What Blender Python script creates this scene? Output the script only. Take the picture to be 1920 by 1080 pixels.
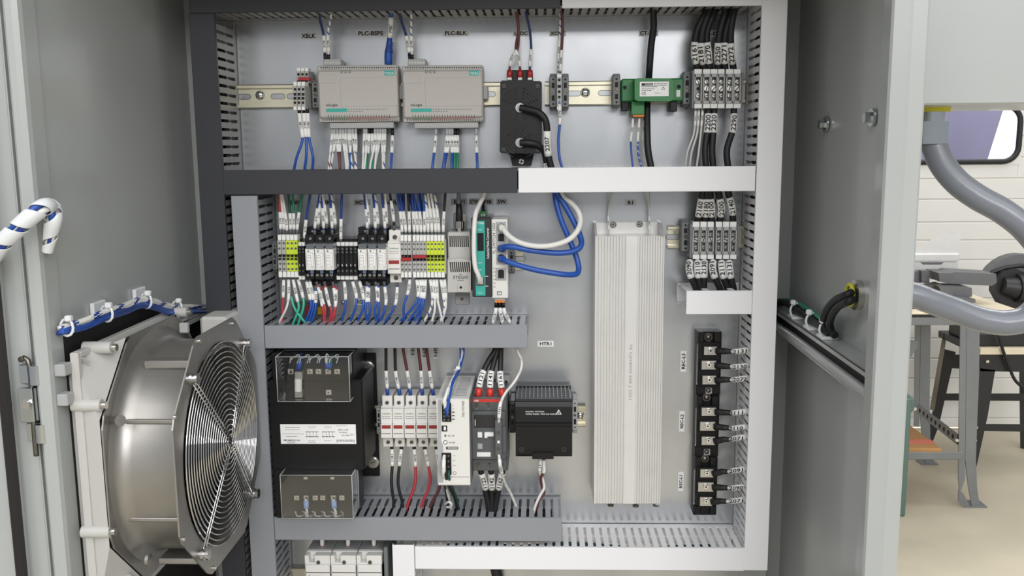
import bpy, math, random
from mathutils import Vector, Matrix
S = bpy.context.scene
COL = S.collection
random.seed(7)
for o in list(bpy.data.objects):
    bpy.data.objects.remove(o)

# ---------------------------------------------------------------- camera
# working frame: millimetres, x right, D out of the mounting panel towards the viewer, z up
ZOFF = 760.6                      # height of the frame's zero above the shop floor
CX, CD, CZ = 82.57, 1431.7, 739.4
FPX = 1712.0
_y, _p, _r = -0.0327, -0.1525, -0.0089
_F = Vector((math.sin(_y)*math.cos(_p), math.cos(_y)*math.cos(_p), math.sin(_p)))
_R0 = Vector((math.cos(_y), -math.sin(_y), 0)); _U0 = _R0.cross(_F)
_R = math.cos(_r)*_R0+math.sin(_r)*_U0; _U = -math.sin(_r)*_R0+math.cos(_r)*_U0
cam = bpy.data.objects.new('camera', bpy.data.cameras.new('camera'))
COL.objects.link(cam)
m = Matrix.Identity(4)
for i in range(3):
    m[i][0], m[i][1], m[i][2] = _R[i], _U[i], -_F[i]
m[0][3], m[1][3], m[2][3] = CX/1000, -CD/1000, (CZ+ZOFF)/1000
cam.matrix_world = m
cam.data.sensor_width = 36.0
cam.data.lens = FPX/1920*36
cam.data.clip_start = 0.05; cam.data.clip_end = 60
S.camera = cam

# ---------------------------------------------------------------- world, lights, exposure
w = bpy.data.worlds.new('world'); S.world = w; w.use_nodes = True
w.node_tree.nodes['Background'].inputs[0].default_value = (0.94, 0.97, 1.0, 1)
w.node_tree.nodes['Background'].inputs[1].default_value = 0.46
def area(name, loc, rot, sx, sy, power, col=(1, .993, .98)):
    l = bpy.data.lights.new(name, 'AREA'); l.shape = 'RECTANGLE'; l.size = sx; l.size_y = sy
    l.energy = power; l.color = col
    o = bpy.data.objects.new(name, l); COL.objects.link(o)
    o.location = loc; o.rotation_euler = rot
    return o
area('ceiling_lamp', (0.9, -3.9, 4.3), (math.radians(30), 0, 0), 9.0, 4.0, 240)
area('ceiling_lamp', (2.8, 1.9, 4.3), (0, 0, 0), 3.5, 1.6, 66)
area('ceiling_lamp', (2.4, -9.0, 4.3), (math.radians(58), 0, math.radians(10)), 6.0, 1.6, 320)
S.view_settings.view_transform = 'Standard'; S.view_settings.look = 'None'
S.view_settings.gamma = 1.0; S.view_settings.use_curve_mapping = False
S.view_settings.exposure = 0.02

# ---------------------------------------------------------------- helpers
def un(px, py, D):
    """point of the photograph on the plane D mm in front of the mounting panel"""
    d = _F+((px-960)/FPX)*_R-((py-540)/FPX)*_U
    t = (CD-D)/d.y
    return Vector((CX+t*d.x, -D, CZ+t*d.z))
def unx(px, py, X):
    """point of the photograph on the plane x = X"""
    d = _F+((px-960)/FPX)*_R-((py-540)/FPX)*_U
    t = (X-CX)/d.x
    return Vector((X, -CD+t*d.y, CZ+t*d.z))
def unz(px, py, Z):
    d = _F+((px-960)/FPX)*_R-((py-540)/FPX)*_U
    t = (Z-CZ)/d.z
    return Vector((CX+t*d.x, -CD+t*d.y, Z))
def mmpx(D):
    return (CD-D)/FPX
def rect(px0, py0, px1, py1, D):
    ym = (py0+py1)/2; xm = (px0+px1)/2
    return un(px0, ym, D).x, un(px1, ym, D).x, un(xm, py1, D).z, un(xm, py0, D).z

def lin(c):
    if isinstance(c, str):
        c = tuple(int(c[i:i+2], 16)/255 for i in (0, 2, 4))
    return tuple((v/12.92 if v <= .04045 else ((v+.055)/1.055)**2.4) for v in c)
MATS = {}
def mat(name, c, rough=.5, metal=0., noise=0., nscale=200., bump=0., bscale=400., spec=.5, trans=0., emit=0., coat=0., stretch=None, c2=None):
    m = bpy.data.materials.new(name); m.use_nodes = True
    nt = m.node_tree; b = nt.nodes['Principled BSDF']; N = nt.nodes; L = nt.links
    rgb = lin(c)
    b.inputs['Base Color'].default_value = (*rgb, 1)
    b.inputs['Roughness'].default_value = rough; b.inputs['Metallic'].default_value = metal
    b.inputs['Specular IOR Level'].default_value = spec
    if trans: b.inputs['Transmission Weight'].default_value = trans
    if coat: b.inputs['Coat Weight'].default_value = coat
    if emit:
        b.inputs['Emission Color'].default_value = (*rgb, 1); b.inputs['Emission Strength'].default_value = emit
    if noise or bump:
        tc = N.new('ShaderNodeTexCoord'); mp = N.new('ShaderNodeMapping')
        L.new(tc.outputs['Object'], mp.inputs[0])
        if stretch: mp.inputs['Scale'].default_value = stretch
    if noise:
        nz = N.new('ShaderNodeTexNoise'); nz.inputs['Scale'].default_value = nscale; nz.inputs['Detail'].default_value = 5
        L.new(mp.outputs[0], nz.inputs['Vector'])
        cr = N.new('ShaderNodeValToRGB')
        a = tuple(max(0, v*(1-noise)) for v in rgb); d = lin(c2) if c2 else tuple(min(1, v*(1+noise)) for v in rgb)
        cr.color_ramp.elements[0].position = .3; cr.color_ramp.elements[1].position = .7
        cr.color_ramp.elements[0].color = (*a, 1); cr.color_ramp.elements[1].color = (*d, 1)
        L.new(nz.outputs['Fac'], cr.inputs[0]); L.new(cr.outputs[0], b.inputs['Base Color'])
    if bump:
        n2 = N.new('ShaderNodeTexNoise'); n2.inputs['Scale'].default_value = bscale; n2.inputs['Detail'].default_value = 3
        L.new(mp.outputs[0], n2.inputs['Vector'])
        bp = N.new('ShaderNodeBump'); bp.inputs['Strength'].default_value = bump; bp.inputs['Distance'].default_value = .001
        L.new(n2.outputs['Fac'], bp.inputs['Height']); L.new(bp.outputs[0], b.inputs['Normal'])
    MATS[name] = m
    return m

class MB:
    """collects shapes in mm and links them as one mesh object"""
    def __init__(s):
        s.v = []; s.f = []; s.mi = []; s.sm = []
    def add(s, vs, fs, mi=0, smooth=False):
        o = len(s.v); s.v += [tuple(v) for v in vs]
        for f in fs:
            s.f.append([i+o for i in f]); s.mi.append(mi); s.sm.append(smooth)
        return s
    def box(s, x0, x1, D0, D1, z0, z1, c=0., mi=0):
        """D0 rear, D1 front"""
        if x0 > x1: x0, x1 = x1, x0
        if z0 > z1: z0, z1 = z1, z0
        if D0 > D1: D0, D1 = D1, D0
        y0, y1 = -D1, -D0
        c = min(c, (x1-x0)*.45, (z1-z0)*.45, (y1-y0)*.45)
        if c <= 0:
            vs = [(x, y, z) for x in (x0, x1) for y in (y0, y1) for z in (z0, z1)]
            fs = [(0, 1, 3, 2), (4, 6, 7, 5), (0, 4, 5, 1), (2, 3, 7, 6), (0, 2, 6, 4), (1, 5, 7, 3)]
            return s.add(vs, fs, mi)
        X = (x0, x1); Y = (y0, y1); Z = (z0, z1); idx = {}; vs = []
        sg = (1, -1)
        for i in (0, 1):
            for j in (0, 1):
                for k in (0, 1):
                    for a in range(3):
                        p = [X[i]+c*sg[i], Y[j]+c*sg[j], Z[k]+c*sg[k]]
                        p[a] = (X[i], Y[j], Z[k])[a]
                        idx[i, j, k, a] = len(vs); vs.append(p)
        fs = []
        for i in (0, 1):
            q = [idx[i, 0, 0, 0], idx[i, 1, 0, 0], idx[i, 1, 1, 0], idx[i, 0, 1, 0]]; fs.append(q if i else q[::-1])
            q = [idx[0, i, 0, 1], idx[1, i, 0, 1], idx[1, i, 1, 1], idx[0, i, 1, 1]]; fs.append(q[::-1] if i else q)
            q = [idx[0, 0, i, 2], idx[1, 0, i, 2], idx[1, 1, i, 2], idx[0, 1, i, 2]]; fs.append(q if i else q[::-1])
        for j in (0, 1):
            for k in (0, 1):
                q = [idx[0, j, k, 1], idx[1, j, k, 1], idx[1, j, k, 2], idx[0, j, k, 2]]; fs.append(q[::-1] if j == k else q)
                q = [idx[j, 0, k, 0], idx[j, 1, k, 0], idx[j, 1, k, 2], idx[j, 0, k, 2]]; fs.append(q if j == k else q[::-1])
                q = [idx[j, k, 0, 0], idx[j, k, 1, 0], idx[j, k, 1, 1], idx[j, k, 0, 1]]; fs.append(q[::-1] if j == k else q)
        for i in (0, 1):
            for j in (0, 1):
                for k in (0, 1):
                    q = [idx[i, j, k, 0], idx[i, j, k, 1], idx[i, j, k, 2]]
                    fs.append(q if (i+j+k) % 2 else q[::-1])
        return s.add(vs, fs, mi)
    def pbox(s, px0, py0, px1, py1, D0, D1, c=.4, mi=0):
        x0, x1, z0, z1 = rect(px0, py0, px1, py1, D1)
        return s.box(x0, x1, D0, D1, z0, z1, c, mi)
    def cyl(s, p0, p1, r0, r1=None, n=14, caps=True, mi=0, smooth=True, rot=0):
        r1 = r0 if r1 is None else r1
        p0, p1 = Vector(p0), Vector(p1); a = (p1-p0).normalized()
        u = a.orthogonal().normalized(); v = a.cross(u)
        if abs(a.y) > .99: u = Vector((1, 0, 0)); v = a.cross(u)
        vs = []
        for p, r in ((p0, r0), (p1, r1)):
            for k in range(n):
                t = 2*math.pi*k/n+rot
                vs.append(p+r*(math.cos(t)*u+math.sin(t)*v))
        s.add(vs, [(k, (k+1) % n, n+(k+1) % n, n+k) for k in range(n)], mi, smooth)
        if caps:
            s.add(vs[n:], [tuple(range(n))], mi); s.add(vs[:n], [tuple(range(n))[::-1]], mi)
        return s
    def pdisc(s, px, py, rpx, D0, D1, n=14, mi=0, r2=None, rot=0):
        p = un(px, py, D1); k = mmpx(D1)
        return s.cyl((p.x, -D0, p.z), p, rpx*k, (r2*k if r2 else None), n, True, mi, n > 8, rot)
    def tube(s, pts, r, n=8, caps=True, mi=0, stripe=None, closed=False):
        """stripe=(material index, turns per ring) colours a helical run of faces"""
        P = [Vector(p) for p in pts]; N = len(P); rings = []
        T = []
        for i in range(N):
            if closed: t = P[(i+1) % N]-P[i-1]
            else: t = P[min(i+1, N-1)]-P[max(i-1, 0)]
            T.append(t.normalized())
        u = T[0].orthogonal().normalized()
        for i in range(N):
            u = (u-T[i]*u.dot(T[i])).normalized(); v = T[i].cross(u)
            rr = r[i] if isinstance(r, (list, tuple)) else r
            rings.append([P[i]+rr*(math.cos(2*math.pi*k/n)*u+math.sin(2*math.pi*k/n)*v) for k in range(n)])
        vs = [p for q in rings for p in q]; o = len(s.v); s.v += [tuple(v) for v in vs]
        M = N if closed else N-1
        for i in range(M):
            j = (i+1) % N
            for k in range(n):
                s.f.append([o+i*n+k, o+i*n+(k+1) % n, o+j*n+(k+1) % n, o+j*n+k])
                q = mi
                if stripe and (k+int(i*stripe[1])) % n < stripe[2]: q = stripe[0]
                s.mi.append(q); s.sm.append(True)
        if caps and not closed:
            s.f.append([o+k for k in range(n)][::-1]); s.mi.append(mi); s.sm.append(False)
            s.f.append([o+(N-1)*n+k for k in range(n)]); s.mi.append(mi); s.sm.append(False)
        return s
    def prism(s, poly, D0, D1, mi=0):
        """poly: list of (x, z) mm, extruded from D0 to D1"""
        n = len(poly)
        A = sum(poly[i][0]*poly[(i+1) % n][1]-poly[(i+1) % n][0]*poly[i][1] for i in range(n))
        if A < 0: poly = poly[::-1]
        vs = [(x, -D1, z) for x, z in poly]+[(x, -D0, z) for x, z in poly]
        fs = [tuple(range(n)), tuple(range(n, 2*n))[::-1]]+[(i, n+i, n+(i+1) % n, (i+1) % n) for i in range(n)]
        return s.add(vs, fs, mi)
    def pprism(s, poly, D0, D1, mi=0):
        q = [un(x, y, D1) for x, y in poly]
        return s.prism([(p.x, p.z) for p in q], D0, D1, mi)
    def xprism(s, poly, x0, x1, mi=0):
        """poly: list of (D, z) mm, extruded along x"""
        n = len(poly)
        A = sum(poly[i][0]*poly[(i+1) % n][1]-poly[(i+1) % n][0]*poly[i][1] for i in range(n))
        if A < 0: poly = poly[::-1]
        vs = [(x0, -d, z) for d, z in poly]+[(x1, -d, z) for d, z in poly]
        fs = [tuple(range(n)), tuple(range(n, 2*n))[::-1]]+[(i, n+i, n+(i+1) % n, (i+1) % n) for i in range(n)]
        return s.add(vs, fs, mi)
    def zprism(s, poly, z0, z1, mi=0):
        """poly: list of (x, D) mm, extruded along z"""
        n = len(poly)
        A = sum(poly[i][0]*poly[(i+1) % n][1]-poly[(i+1) % n][0]*poly[i][1] for i in range(n))
        if A < 0: poly = poly[::-1]
        vs = [(x, -d, z0) for x, d in poly]+[(x, -d, z1) for x, d in poly]
        fs = [tuple(range(n)), tuple(range(n, 2*n))[::-1]]+[(i, n+i, n+(i+1) % n, (i+1) % n) for i in range(n)]
        return s.add(vs, fs, mi)
    def dome(s, c, r, h, axis=(0, -1, 0), n=12, mi=0):
        c = Vector(c); a = Vector(axis).normalized(); u = a.orthogonal().normalized(); v = a.cross(u)
        vs = []; R = 4
        for j in range(R):
            t = j/R*math.pi/2
            for k in range(n):
                q = 2*math.pi*k/n
                vs.append(c+r*math.cos(t)*(math.cos(q)*u+math.sin(q)*v)+a*h*math.sin(t))
        vs.append(c+a*h)
        fs = [(j*n+k, j*n+(k+1) % n, (j+1)*n+(k+1) % n, (j+1)*n+k) for j in range(R-1) for k in range(n)]
        fs += [((R-1)*n+k, (R-1)*n+(k+1) % n, R*n) for k in range(n)]
        return s.add(vs, fs, mi, True)
    def mesh(s, name, mats, org):
        me = bpy.data.meshes.new(name)
        ox, oy, oz = org
        me.from_pydata([((x-ox)/1000, (y-oy)/1000, (z-oz)/1000) for x, y, z in s.v], [], s.f)
        for q in (mats if isinstance(mats, (list, tuple)) else [mats]):
            me.materials.append(MATS[q] if isinstance(q, str) else q)
        me.polygons.foreach_set('material_index', s.mi)
        me.polygons.foreach_set('use_smooth', s.sm)
        me.update()
        return me
ORG = {}
def wpos(p):
    return Vector((p[0]/1000, p[1]/1000, (p[2]+ZOFF)/1000))
def tag(o, label=None, cat=None, group=None, kind=None):
    if label: o['label'] = label
    if cat: o['category'] = cat
    if group: o['group'] = group
    if kind: o['kind'] = kind
    return o
def thing(name, label, cat, org, group=None, kind=None):
    o = bpy.data.objects.new(name, None); COL.objects.link(o)
    o.empty_display_size = .01; o.location = wpos(org); ORG[o.name] = Vector(org)
    return tag(o, label, cat, group, kind)
def part(name, mb, mats, parent, label=None, kind=None):
    org = ORG[parent.name]
    o = bpy.data.objects.new(name, mb.mesh(name, mats, org)); COL.objects.link(o)
    o.parent = parent; ORG[o.name] = org
    return tag(o, label, None, None, kind)
def solo(name, mb, mats, label, cat, group=None, kind=None, org=None):
    if org is None:
        n = len(mb.v)
        org = (sum(v[0] for v in mb.v)/n, sum(v[1] for v in mb.v)/n, min(v[2] for v in mb.v))
    o = bpy.data.objects.new(name, mb.mesh(name, mats, org)); COL.objects.link(o)
    o.location = wpos(org); ORG[o.name] = Vector(org)
    return tag(o, label, cat, group, kind)
FONTC = {}
def glyphs(s, bold=0.):
    k = (s, bold)
    if k not in FONTC:
        cu = bpy.data.curves.new('t', 'FONT'); cu.body = s; cu.size = 1; cu.offset = bold; cu.resolution_u = 2
        cu.align_x = 'CENTER'; cu.align_y = 'CENTER'
        ob = bpy.data.objects.new('t', cu)
        me = bpy.data.meshes.new_from_object(ob)
        vs = [tuple(v.co) for v in me.vertices]; fs = [tuple(p.vertices) for p in me.polygons]
        bpy.data.objects.remove(ob); bpy.data.curves.remove(cu); bpy.data.meshes.remove(me)
        if vs:
            x0 = min(v[0] for v in vs); x1 = max(v[0] for v in vs); y0 = min(v[1] for v in vs); y1 = max(v[1] for v in vs)
            vs = [((v[0]-(x0+x1)/2), (v[1]-(y0+y1)/2)) for v in vs]
        else: x0 = x1 = y0 = y1 = 0
        FONTC[k] = (vs, fs, x1-x0, y1-y0)
    return FONTC[k]
def text_on(mb, s, c, u, v, h, w=None, bold=.01, mi=0):
    """letters of height h (mm) centred on c, reading along u, up along v"""
    vs, fs, W, H = glyphs(s, bold)
    if not vs: return mb
    c, u, v = Vector(c), Vector(u).normalized(), Vector(v).normalized()
    k = h/H; kx = (w/W) if w else k
    mb.add([c+u*x*kx+v*y*k for x, y in vs], fs, mi)
    return mb
def lettering(s, px, py, hpx, D, m, parent, wpx=None, deg=0, bold=.004, name='lettering', mb=None):
    c = un(px, py, D+.15); k = mmpx(D); a = math.radians(deg)
    own = mb is None
    if own: mb = MB()
    text_on(mb, s, c, (math.cos(a), 0, math.sin(a)), (-math.sin(a), 0, math.cos(a)), hpx*k, wpx*k if wpx else None, bold)
    if own: return part(name, mb, m, parent)
    return mb
def spline(pts, n=6):
    P = [Vector(p) for p in pts]
    if len(P) == 2: return [P[0].lerp(P[1], i/n) for i in range(n+1)]
    P = [P[0]*2-P[1]]+P+[P[-1]*2-P[-2]]
    out = []
    for i in range(1, len(P)-2):
        a, b, c, d = P[i-1:i+3]
        for j in range(n):
            t = j/n
            out.append(.5*((2*b)+(c-a)*t+(2*a-5*b+4*c-d)*t*t+(3*b-a-3*c+d)*t**3))
    out.append(P[-2]); return out
ORD = ['first', 'second', 'third', 'fourth', 'fifth', 'sixth', 'seventh', 'eighth', 'ninth', 'tenth', 'eleventh', 'twelfth', 'thirteenth', 'fourteenth', 'fifteenth', 'sixteenth', 'seventeenth', 'eighteenth', 'nineteenth', 'twentieth', 'twenty-first', 'twenty-second', 'twenty-third']
def nth(i, n, way='from left'):
    if i == 0: return 'leftmost'
    if i == n-1: return 'rightmost'
    return ORD[i]+' '+way
# ---------------------------------------------------------------- materials
mat('enclosure_paint', 'a9acab', .26, noise=.03, nscale=6, coat=.15)
mat('galvanized', 'c2c4c7', .26, .8, noise=.13, nscale=6, bump=.1, bscale=24, stretch=(1.6, 1, .8))
mat('zinc', 'cac8c2', .28, .9, noise=.05, nscale=30)
mat('rail_zinc', 'ddd8c2', .33, .7, noise=.05, nscale=40)
mat('steel', 'c6c6c6', .25, 1.)
mat('chrome', 'dedede', .07, 1.)
mat('screw_metal', 'c4c2bb', .25, .9)
mat('dark_steel', '77736b', .3, .9)
mat('hinge_zinc', 'c2c8cc', .16, 1.)
mat('rim_clear', 'b4b7ba', .3)
mat('fan_steel', 'aaa7a3', .42, .9, noise=.05, nscale=25, stretch=(1, 4, 1))
mat('dark_grey_pvc', '36373c', .45, spec=.35, bump=.05, bscale=900)
mat('mid_grey_pvc', '8b8e94', .42, bump=.05, bscale=900)
mat('finger_grey', '8d8c8b', .42)
mat('fan_plastic', 'bdbcb8', .38)
mat('white_pvc', 'e6e6e9', .4)
mat('white_plastic', 'dcdbd7', .4)
mat('cream_plastic', 'dbdad5', .42)
mat('beige_plastic', 'b6b2ae', .5)
mat('light_grey_plastic', 'a5a6a7', .5)
mat('grey_plastic', '8b8d8f', .5)
mat('terminal_grey', 'a9a9a6', .5)
mat('clamp_grey', '717476', .5)
mat('black_plastic', '101012', .42, spec=.35)
mat('black_rubber', '19191b', .55)
mat('soft_black', '2a2a2c', .38)
mat('contactor_grey', '56585a', .45)
mat('hole_black', '0b0b0c', .7)
mat('ink', '121214', .7)
mat('grey_ink', '6b6b6b', .7)
mat('sleeve_white', 'e6e6e4', .5)
mat('label_white', 'e9e9ea', .45)
mat('label_clear', 'd9dbdc', .4)
mat('wire_white', 'dddcd8', .42)
mat('wire_blue', '2350a4', .38)
mat('wire_dark_blue', '1d2f63', .4)
mat('wire_navy', '20408c', .4)
mat('wire_red', 'b43a44', .4)
mat('wire_dark_red', '5d2f30', .42)
mat('wire_green', '17795a', .4)
mat('wire_teal', '3fb294', .38)
mat('wire_dark_green', '1d4a41', .45)
mat('wire_grey', 'c9c9c6', .3)
mat('relay_white', 'e3e2de', .3)
mat('red_plastic', 'c9352c', .4)
mat('dark_red', '8f2a2a', .4)
mat('pin_red', 'a4282c', .35)
mat('terminal_yellow', 'c6d838', .45)
mat('ct_green', '2e7a44', .42)
mat('ct_dark_green', '1f5b33', .45)
mat('teal', '34a79c', .4)
mat('orange', 'e2812c', .45)
mat('copper_yellow', 'c9a722', .4, .3)
mat('aluminium', 'dcdbd9', .36, .35, noise=.03, nscale=30)
mat('yellow', 'd8d23a', .5)
mat('conduit_grey', '787c84', .26, bump=.2, bscale=160)
mat('gasket', '1a1718', .65)
mat('nylon', 'dfe2e4', .4)
mat('clear_blue', '8ca8d8', .3)
def clear_mat(name, c, alpha_rough=.05, tint=.9):
    m = bpy.data.materials.new(name); m.use_nodes = True; nt = m.node_tree
    for n in list(nt.nodes): nt.nodes.remove(n)
    out = nt.nodes.new('ShaderNodeOutputMaterial'); mx = nt.nodes.new('ShaderNodeMixShader')
    tr = nt.nodes.new('ShaderNodeBsdfTransparent'); gl = nt.nodes.new('ShaderNodeBsdfGlossy'); lw = nt.nodes.new('ShaderNodeLayerWeight')
    mr = nt.nodes.new('ShaderNodeMapRange'); mr.inputs['To Min'].default_value = .015; mr.inputs['To Max'].default_value = .6
    tr.inputs[0].default_value = (*[tint*v for v in c], 1); gl.inputs['Roughness'].default_value = alpha_rough
    gl.inputs[0].default_value = (.9, .9, .9, 1); lw.inputs['Blend'].default_value = .45
    nt.links.new(lw.outputs['Facing'], mr.inputs['Value']); nt.links.new(mr.outputs[0], mx.inputs[0])
    nt.links.new(tr.outputs[0], mx.inputs[1]); nt.links.new(gl.outputs[0], mx.inputs[2]); nt.links.new(mx.outputs[0], out.inputs[0])
    MATS[name] = m
clear_mat('clear_plastic', (1, 1, 1), .05, .98)
clear_mat('window_glass', (1, 1, 1), .03, .9)
# ---------------------------------------------------------------- room
FL = -ZOFF
mat('concrete', 'b9b09b', .55, noise=.13, nscale=2.2, bump=.15, bscale=40)
mat('door_white', 'd9d7d2', .5, noise=.02, nscale=5)
mb = MB(); mb.box(-4000, 4500, -5000, 5000, FL-60, FL)
fl = solo('floor', mb, 'concrete', 'bare grey concrete shop floor', 'floor', kind='structure')
WD = -3300
wall = thing('wall_back', 'white painted wall strip around the overhead door', 'wall', (600, 3300, FL), kind='structure')
mb = MB(); mb.box(-3200, -2500, WD-200, WD, FL, FL+3900); mb.box(-2500, 4200, WD-200, WD, FL+3050, FL+3900)
mb.box(3900, 4200, WD-200, WD, FL, FL+3050); part('wall_panel', mb, 'door_white', wall)
door = thing('door_1', 'white ribbed overhead garage door with a small rounded window', 'door', (700, 3300, FL), kind='structure')
win = rect(1690, 198, 1917, 306, WD+10)
rows = [un(1800, y, WD).z for y in (820, 785, 747, 710, 673, 635, 597, 560, 524, 488, 451, 417, 374, 335)]
rows[0] = FL+15
while rows[-1] < FL+3000: rows.append(rows[-1]+105)
for i in range(len(rows)-1):
    z0, z1 = rows[i]+2.5, rows[i+1]-2.5
    mb = MB()
    if z1 > win[2] and z0 < win[3]:
        mb.box(-2500, win[0], WD-45, WD-10, z0, z1, 3); mb.box(win[1], 3900, WD-45, WD-10, z0, z1, 3)
        if z0 < win[2]: mb.box(win[0], win[1], WD-45, WD-10, z0, win[2], 2)
        if z1 > win[3]: mb.box(win[0], win[1], WD-45, WD-10, win[3], z1, 2)
    else: mb.box(-2500, 3900, WD-45, WD-10, z0, z1, 3)
    part('panel', mb, 'door_white', door)
mb = MB()
mb.box(-2500, win[0], WD-40, WD-16, rows[0], rows[-1]); mb.box(win[1], 3900, WD-40, WD-16, rows[0], rows[-1])
mb.box(win[0], win[1], WD-40, WD-16, rows[0], win[2]); mb.box(win[0], win[1], WD-40, WD-16, win[3], rows[-1])
part('door_backing', mb, 'door_white', door)
def rrect(x0, x1, z0, z1, r, n=6):
    out = []
    for cx, cz, a in ((x1-r, z1-r, 0), (x0+r, z1-r, 90), (x0+r, z0+r, 180), (x1-r, z0+r, 270)):
        for k in range(n+1):
            t = math.radians(a+90*k/n); out.append((cx+r*math.cos(t), cz+r*math.sin(t)))
    return out
mb = MB(); loop = rrect(win[0]+6, win[1]-6, win[2]+6, win[3]-6, 75)
mb.tube([(x, -WD+6, z) for x, z in loop], 14, 8, closed=True)
wf = part('window_frame', mb, 'black_rubber', door)
mb = MB(); lo = rrect(win[0]-10, win[1]+10, win[2]-10, win[3]+10, 90); n = len(lo)
big = rrect(win[0]-10, win[1]+10, win[2]-10, win[3]+10, 1)
vs = [(x, -WD+8, z) for x, z in loop]+[(x, -WD+8, z) for x, z in big]
mb.add(vs, [(i, (i+1) % n, n+(i+1) % n, n+i) for i in range(n)]); part('corner_filler', mb, 'door_white', wf)
mb = MB(); mb.prism(rrect(win[0]+6, win[1]-6, win[2]+6, win[3]-6, 75), WD-34, WD-30); part('pane', mb, 'window_glass', door)
# outside the window: a white backdrop added as the bright outdoors, and a lilac building
mat('outside_lilac', '6c6a86', .8, noise=.22, nscale=.9, stretch=(1.5, 1, .5))
mat('outside_white', 'f1f3f6', .8)
ob = thing('neighbour_building', 'hazy grey lilac building seen through the small door window', 'building', (900, 7000, FL))
p0 = un(1690, 320, -7000); p1 = un(1872, 250, -7000)
pa, pb = un(1886, 190, -7000), un(1850, 304, -7000); ex = (pa.x-pb.x)/(pa.z-pb.z)
mb = MB(); mb.prism([(p0.x-2500, FL), (pb.x-(pb.z-FL)*ex, FL), (pa.x+(FL+3600-pa.z)*ex, FL+3600), (p0.x-2500, FL+3600)], -7400, -7000); part('wall', mb, 'outside_lilac', ob)
mb = MB(); mb.box(-3000, 9000, -13000, -12000, FL, FL+5500); solo('outdoor_backdrop', mb, 'outside_white', 'white backdrop added as the bright outdoors beyond the door window', 'backdrop')
area('daylight', (3.5, 5.0, 7.5), (math.radians(40), 0, 0), 9.0, 1.5, 2300)

# ---------------------------------------------------------------- cabinet
XL, XR, BK, FR, TOP, BOT = -478, 483, -38, 428, 1075, -730
cab = thing('electrical_cabinet', 'tall grey painted steel control cabinet standing open on the shop floor', 'cabinet', (0, 0, FL))
mb = MB()
mb.box(XL-2, XL, BK, FR-2, BOT, TOP); part('side_wall', mb, 'enclosure_paint', cab, 'left side wall carrying the filter fan')
mb = MB(); mb.box(XR, XR+2, BK, FR-2, BOT, TOP); part('side_wall', mb, 'enclosure_paint', cab, 'right side wall with cable entry')
mb = MB(); mb.box(XL-2, XR+2, BK-2, BK, BOT, TOP); part('back_wall', mb, 'enclosure_paint', cab)
mb = MB(); mb.box(XL-2, XR+2, BK, FR-2, TOP, TOP+2); part('top_plate', mb, 'enclosure_paint', cab)
mb = MB(); mb.box(XL-2, XR+2, BK, FR-2, BOT, BOT+2); part('bottom_plate', mb, 'enclosure_paint', cab)
mb = MB(); mb.box(XL, XR, BK, FR-10, BOT-30.6, BOT); part('plinth', mb, 'enclosure_paint', cab)
# front frame: left flange, gutter and rounded lip; right flange with a return lip
xa, xb, xc, xd = [un(x, 740, FR).x for x in (24, 64, 79, 108)]
mb = MB()
mb.box(xa, xb, FR-3, FR, BOT, TOP+2, .8); mb.box(xb-1, xb+1, FR-14, FR, BOT, TOP); mb.box(xb, xc+2, FR-14, FR-12, BOT, TOP)
part('front_flange', mb, 'enclosure_paint', cab)
mb = MB(); prof = [(xc, FR-14), (xc, FR+9), (xc+4, FR+13), (xd-7, FR+13), (xd-1.5, FR+10), (xd, FR+4), (xd, FR-22), (xd-1.5, FR-22), (xd-1.5, FR+4), (xd-8, FR+11), (xc+5, FR+11), (xc+1.5, FR+8), (xc+1.5, FR-14)]
vs = [(x, -d, z) for z in (BOT, TOP) for x, d in prof]; n = len(prof)
mb.add(vs, [(i, (i+1) % n, n+(i+1) % n, n+i) for i in range(n)]+[tuple(range(n)), tuple(range(n, 2*n))[::-1]]); part('gutter_lip', mb, 'enclosure_paint', cab)
xe, xf, xg = un(1640, 660, FR).x, un(1668, 660, FR).x, un(1705, 660, FR).x
mb = MB(); prof = [(xe, FR-26), (xe, FR-3), (xe+2, FR), (xf, FR+3), (xf+4, FR+4), (xg-3, FR+4), (xg, FR+1), (xg, BK-2), (xg-2, BK-2), (xg-2, FR), (xf, FR), (xe+3, FR-4), (xe+1.6, FR-26)]
vs = [(x, -d, z) for z in (BOT, TOP) for x, d in prof]; n = len(prof)
mb.add(vs, [(i, (i+1) % n, n+(i+1) % n, n+i) for i in range(n)]+[tuple(range(n)), tuple(range(n, 2*n))[::-1]]); part('front_flange', mb, 'enclosure_paint', cab)
mb = MB(); mb.box(xa, xg, FR-3, FR, TOP-38, TOP+2, .8); part('front_flange', mb, 'enclosure_paint', cab)
ZRAIL = {1: unx(1545, 642, XR-29).z, -1: unx(338, 597, -463).z}
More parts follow.
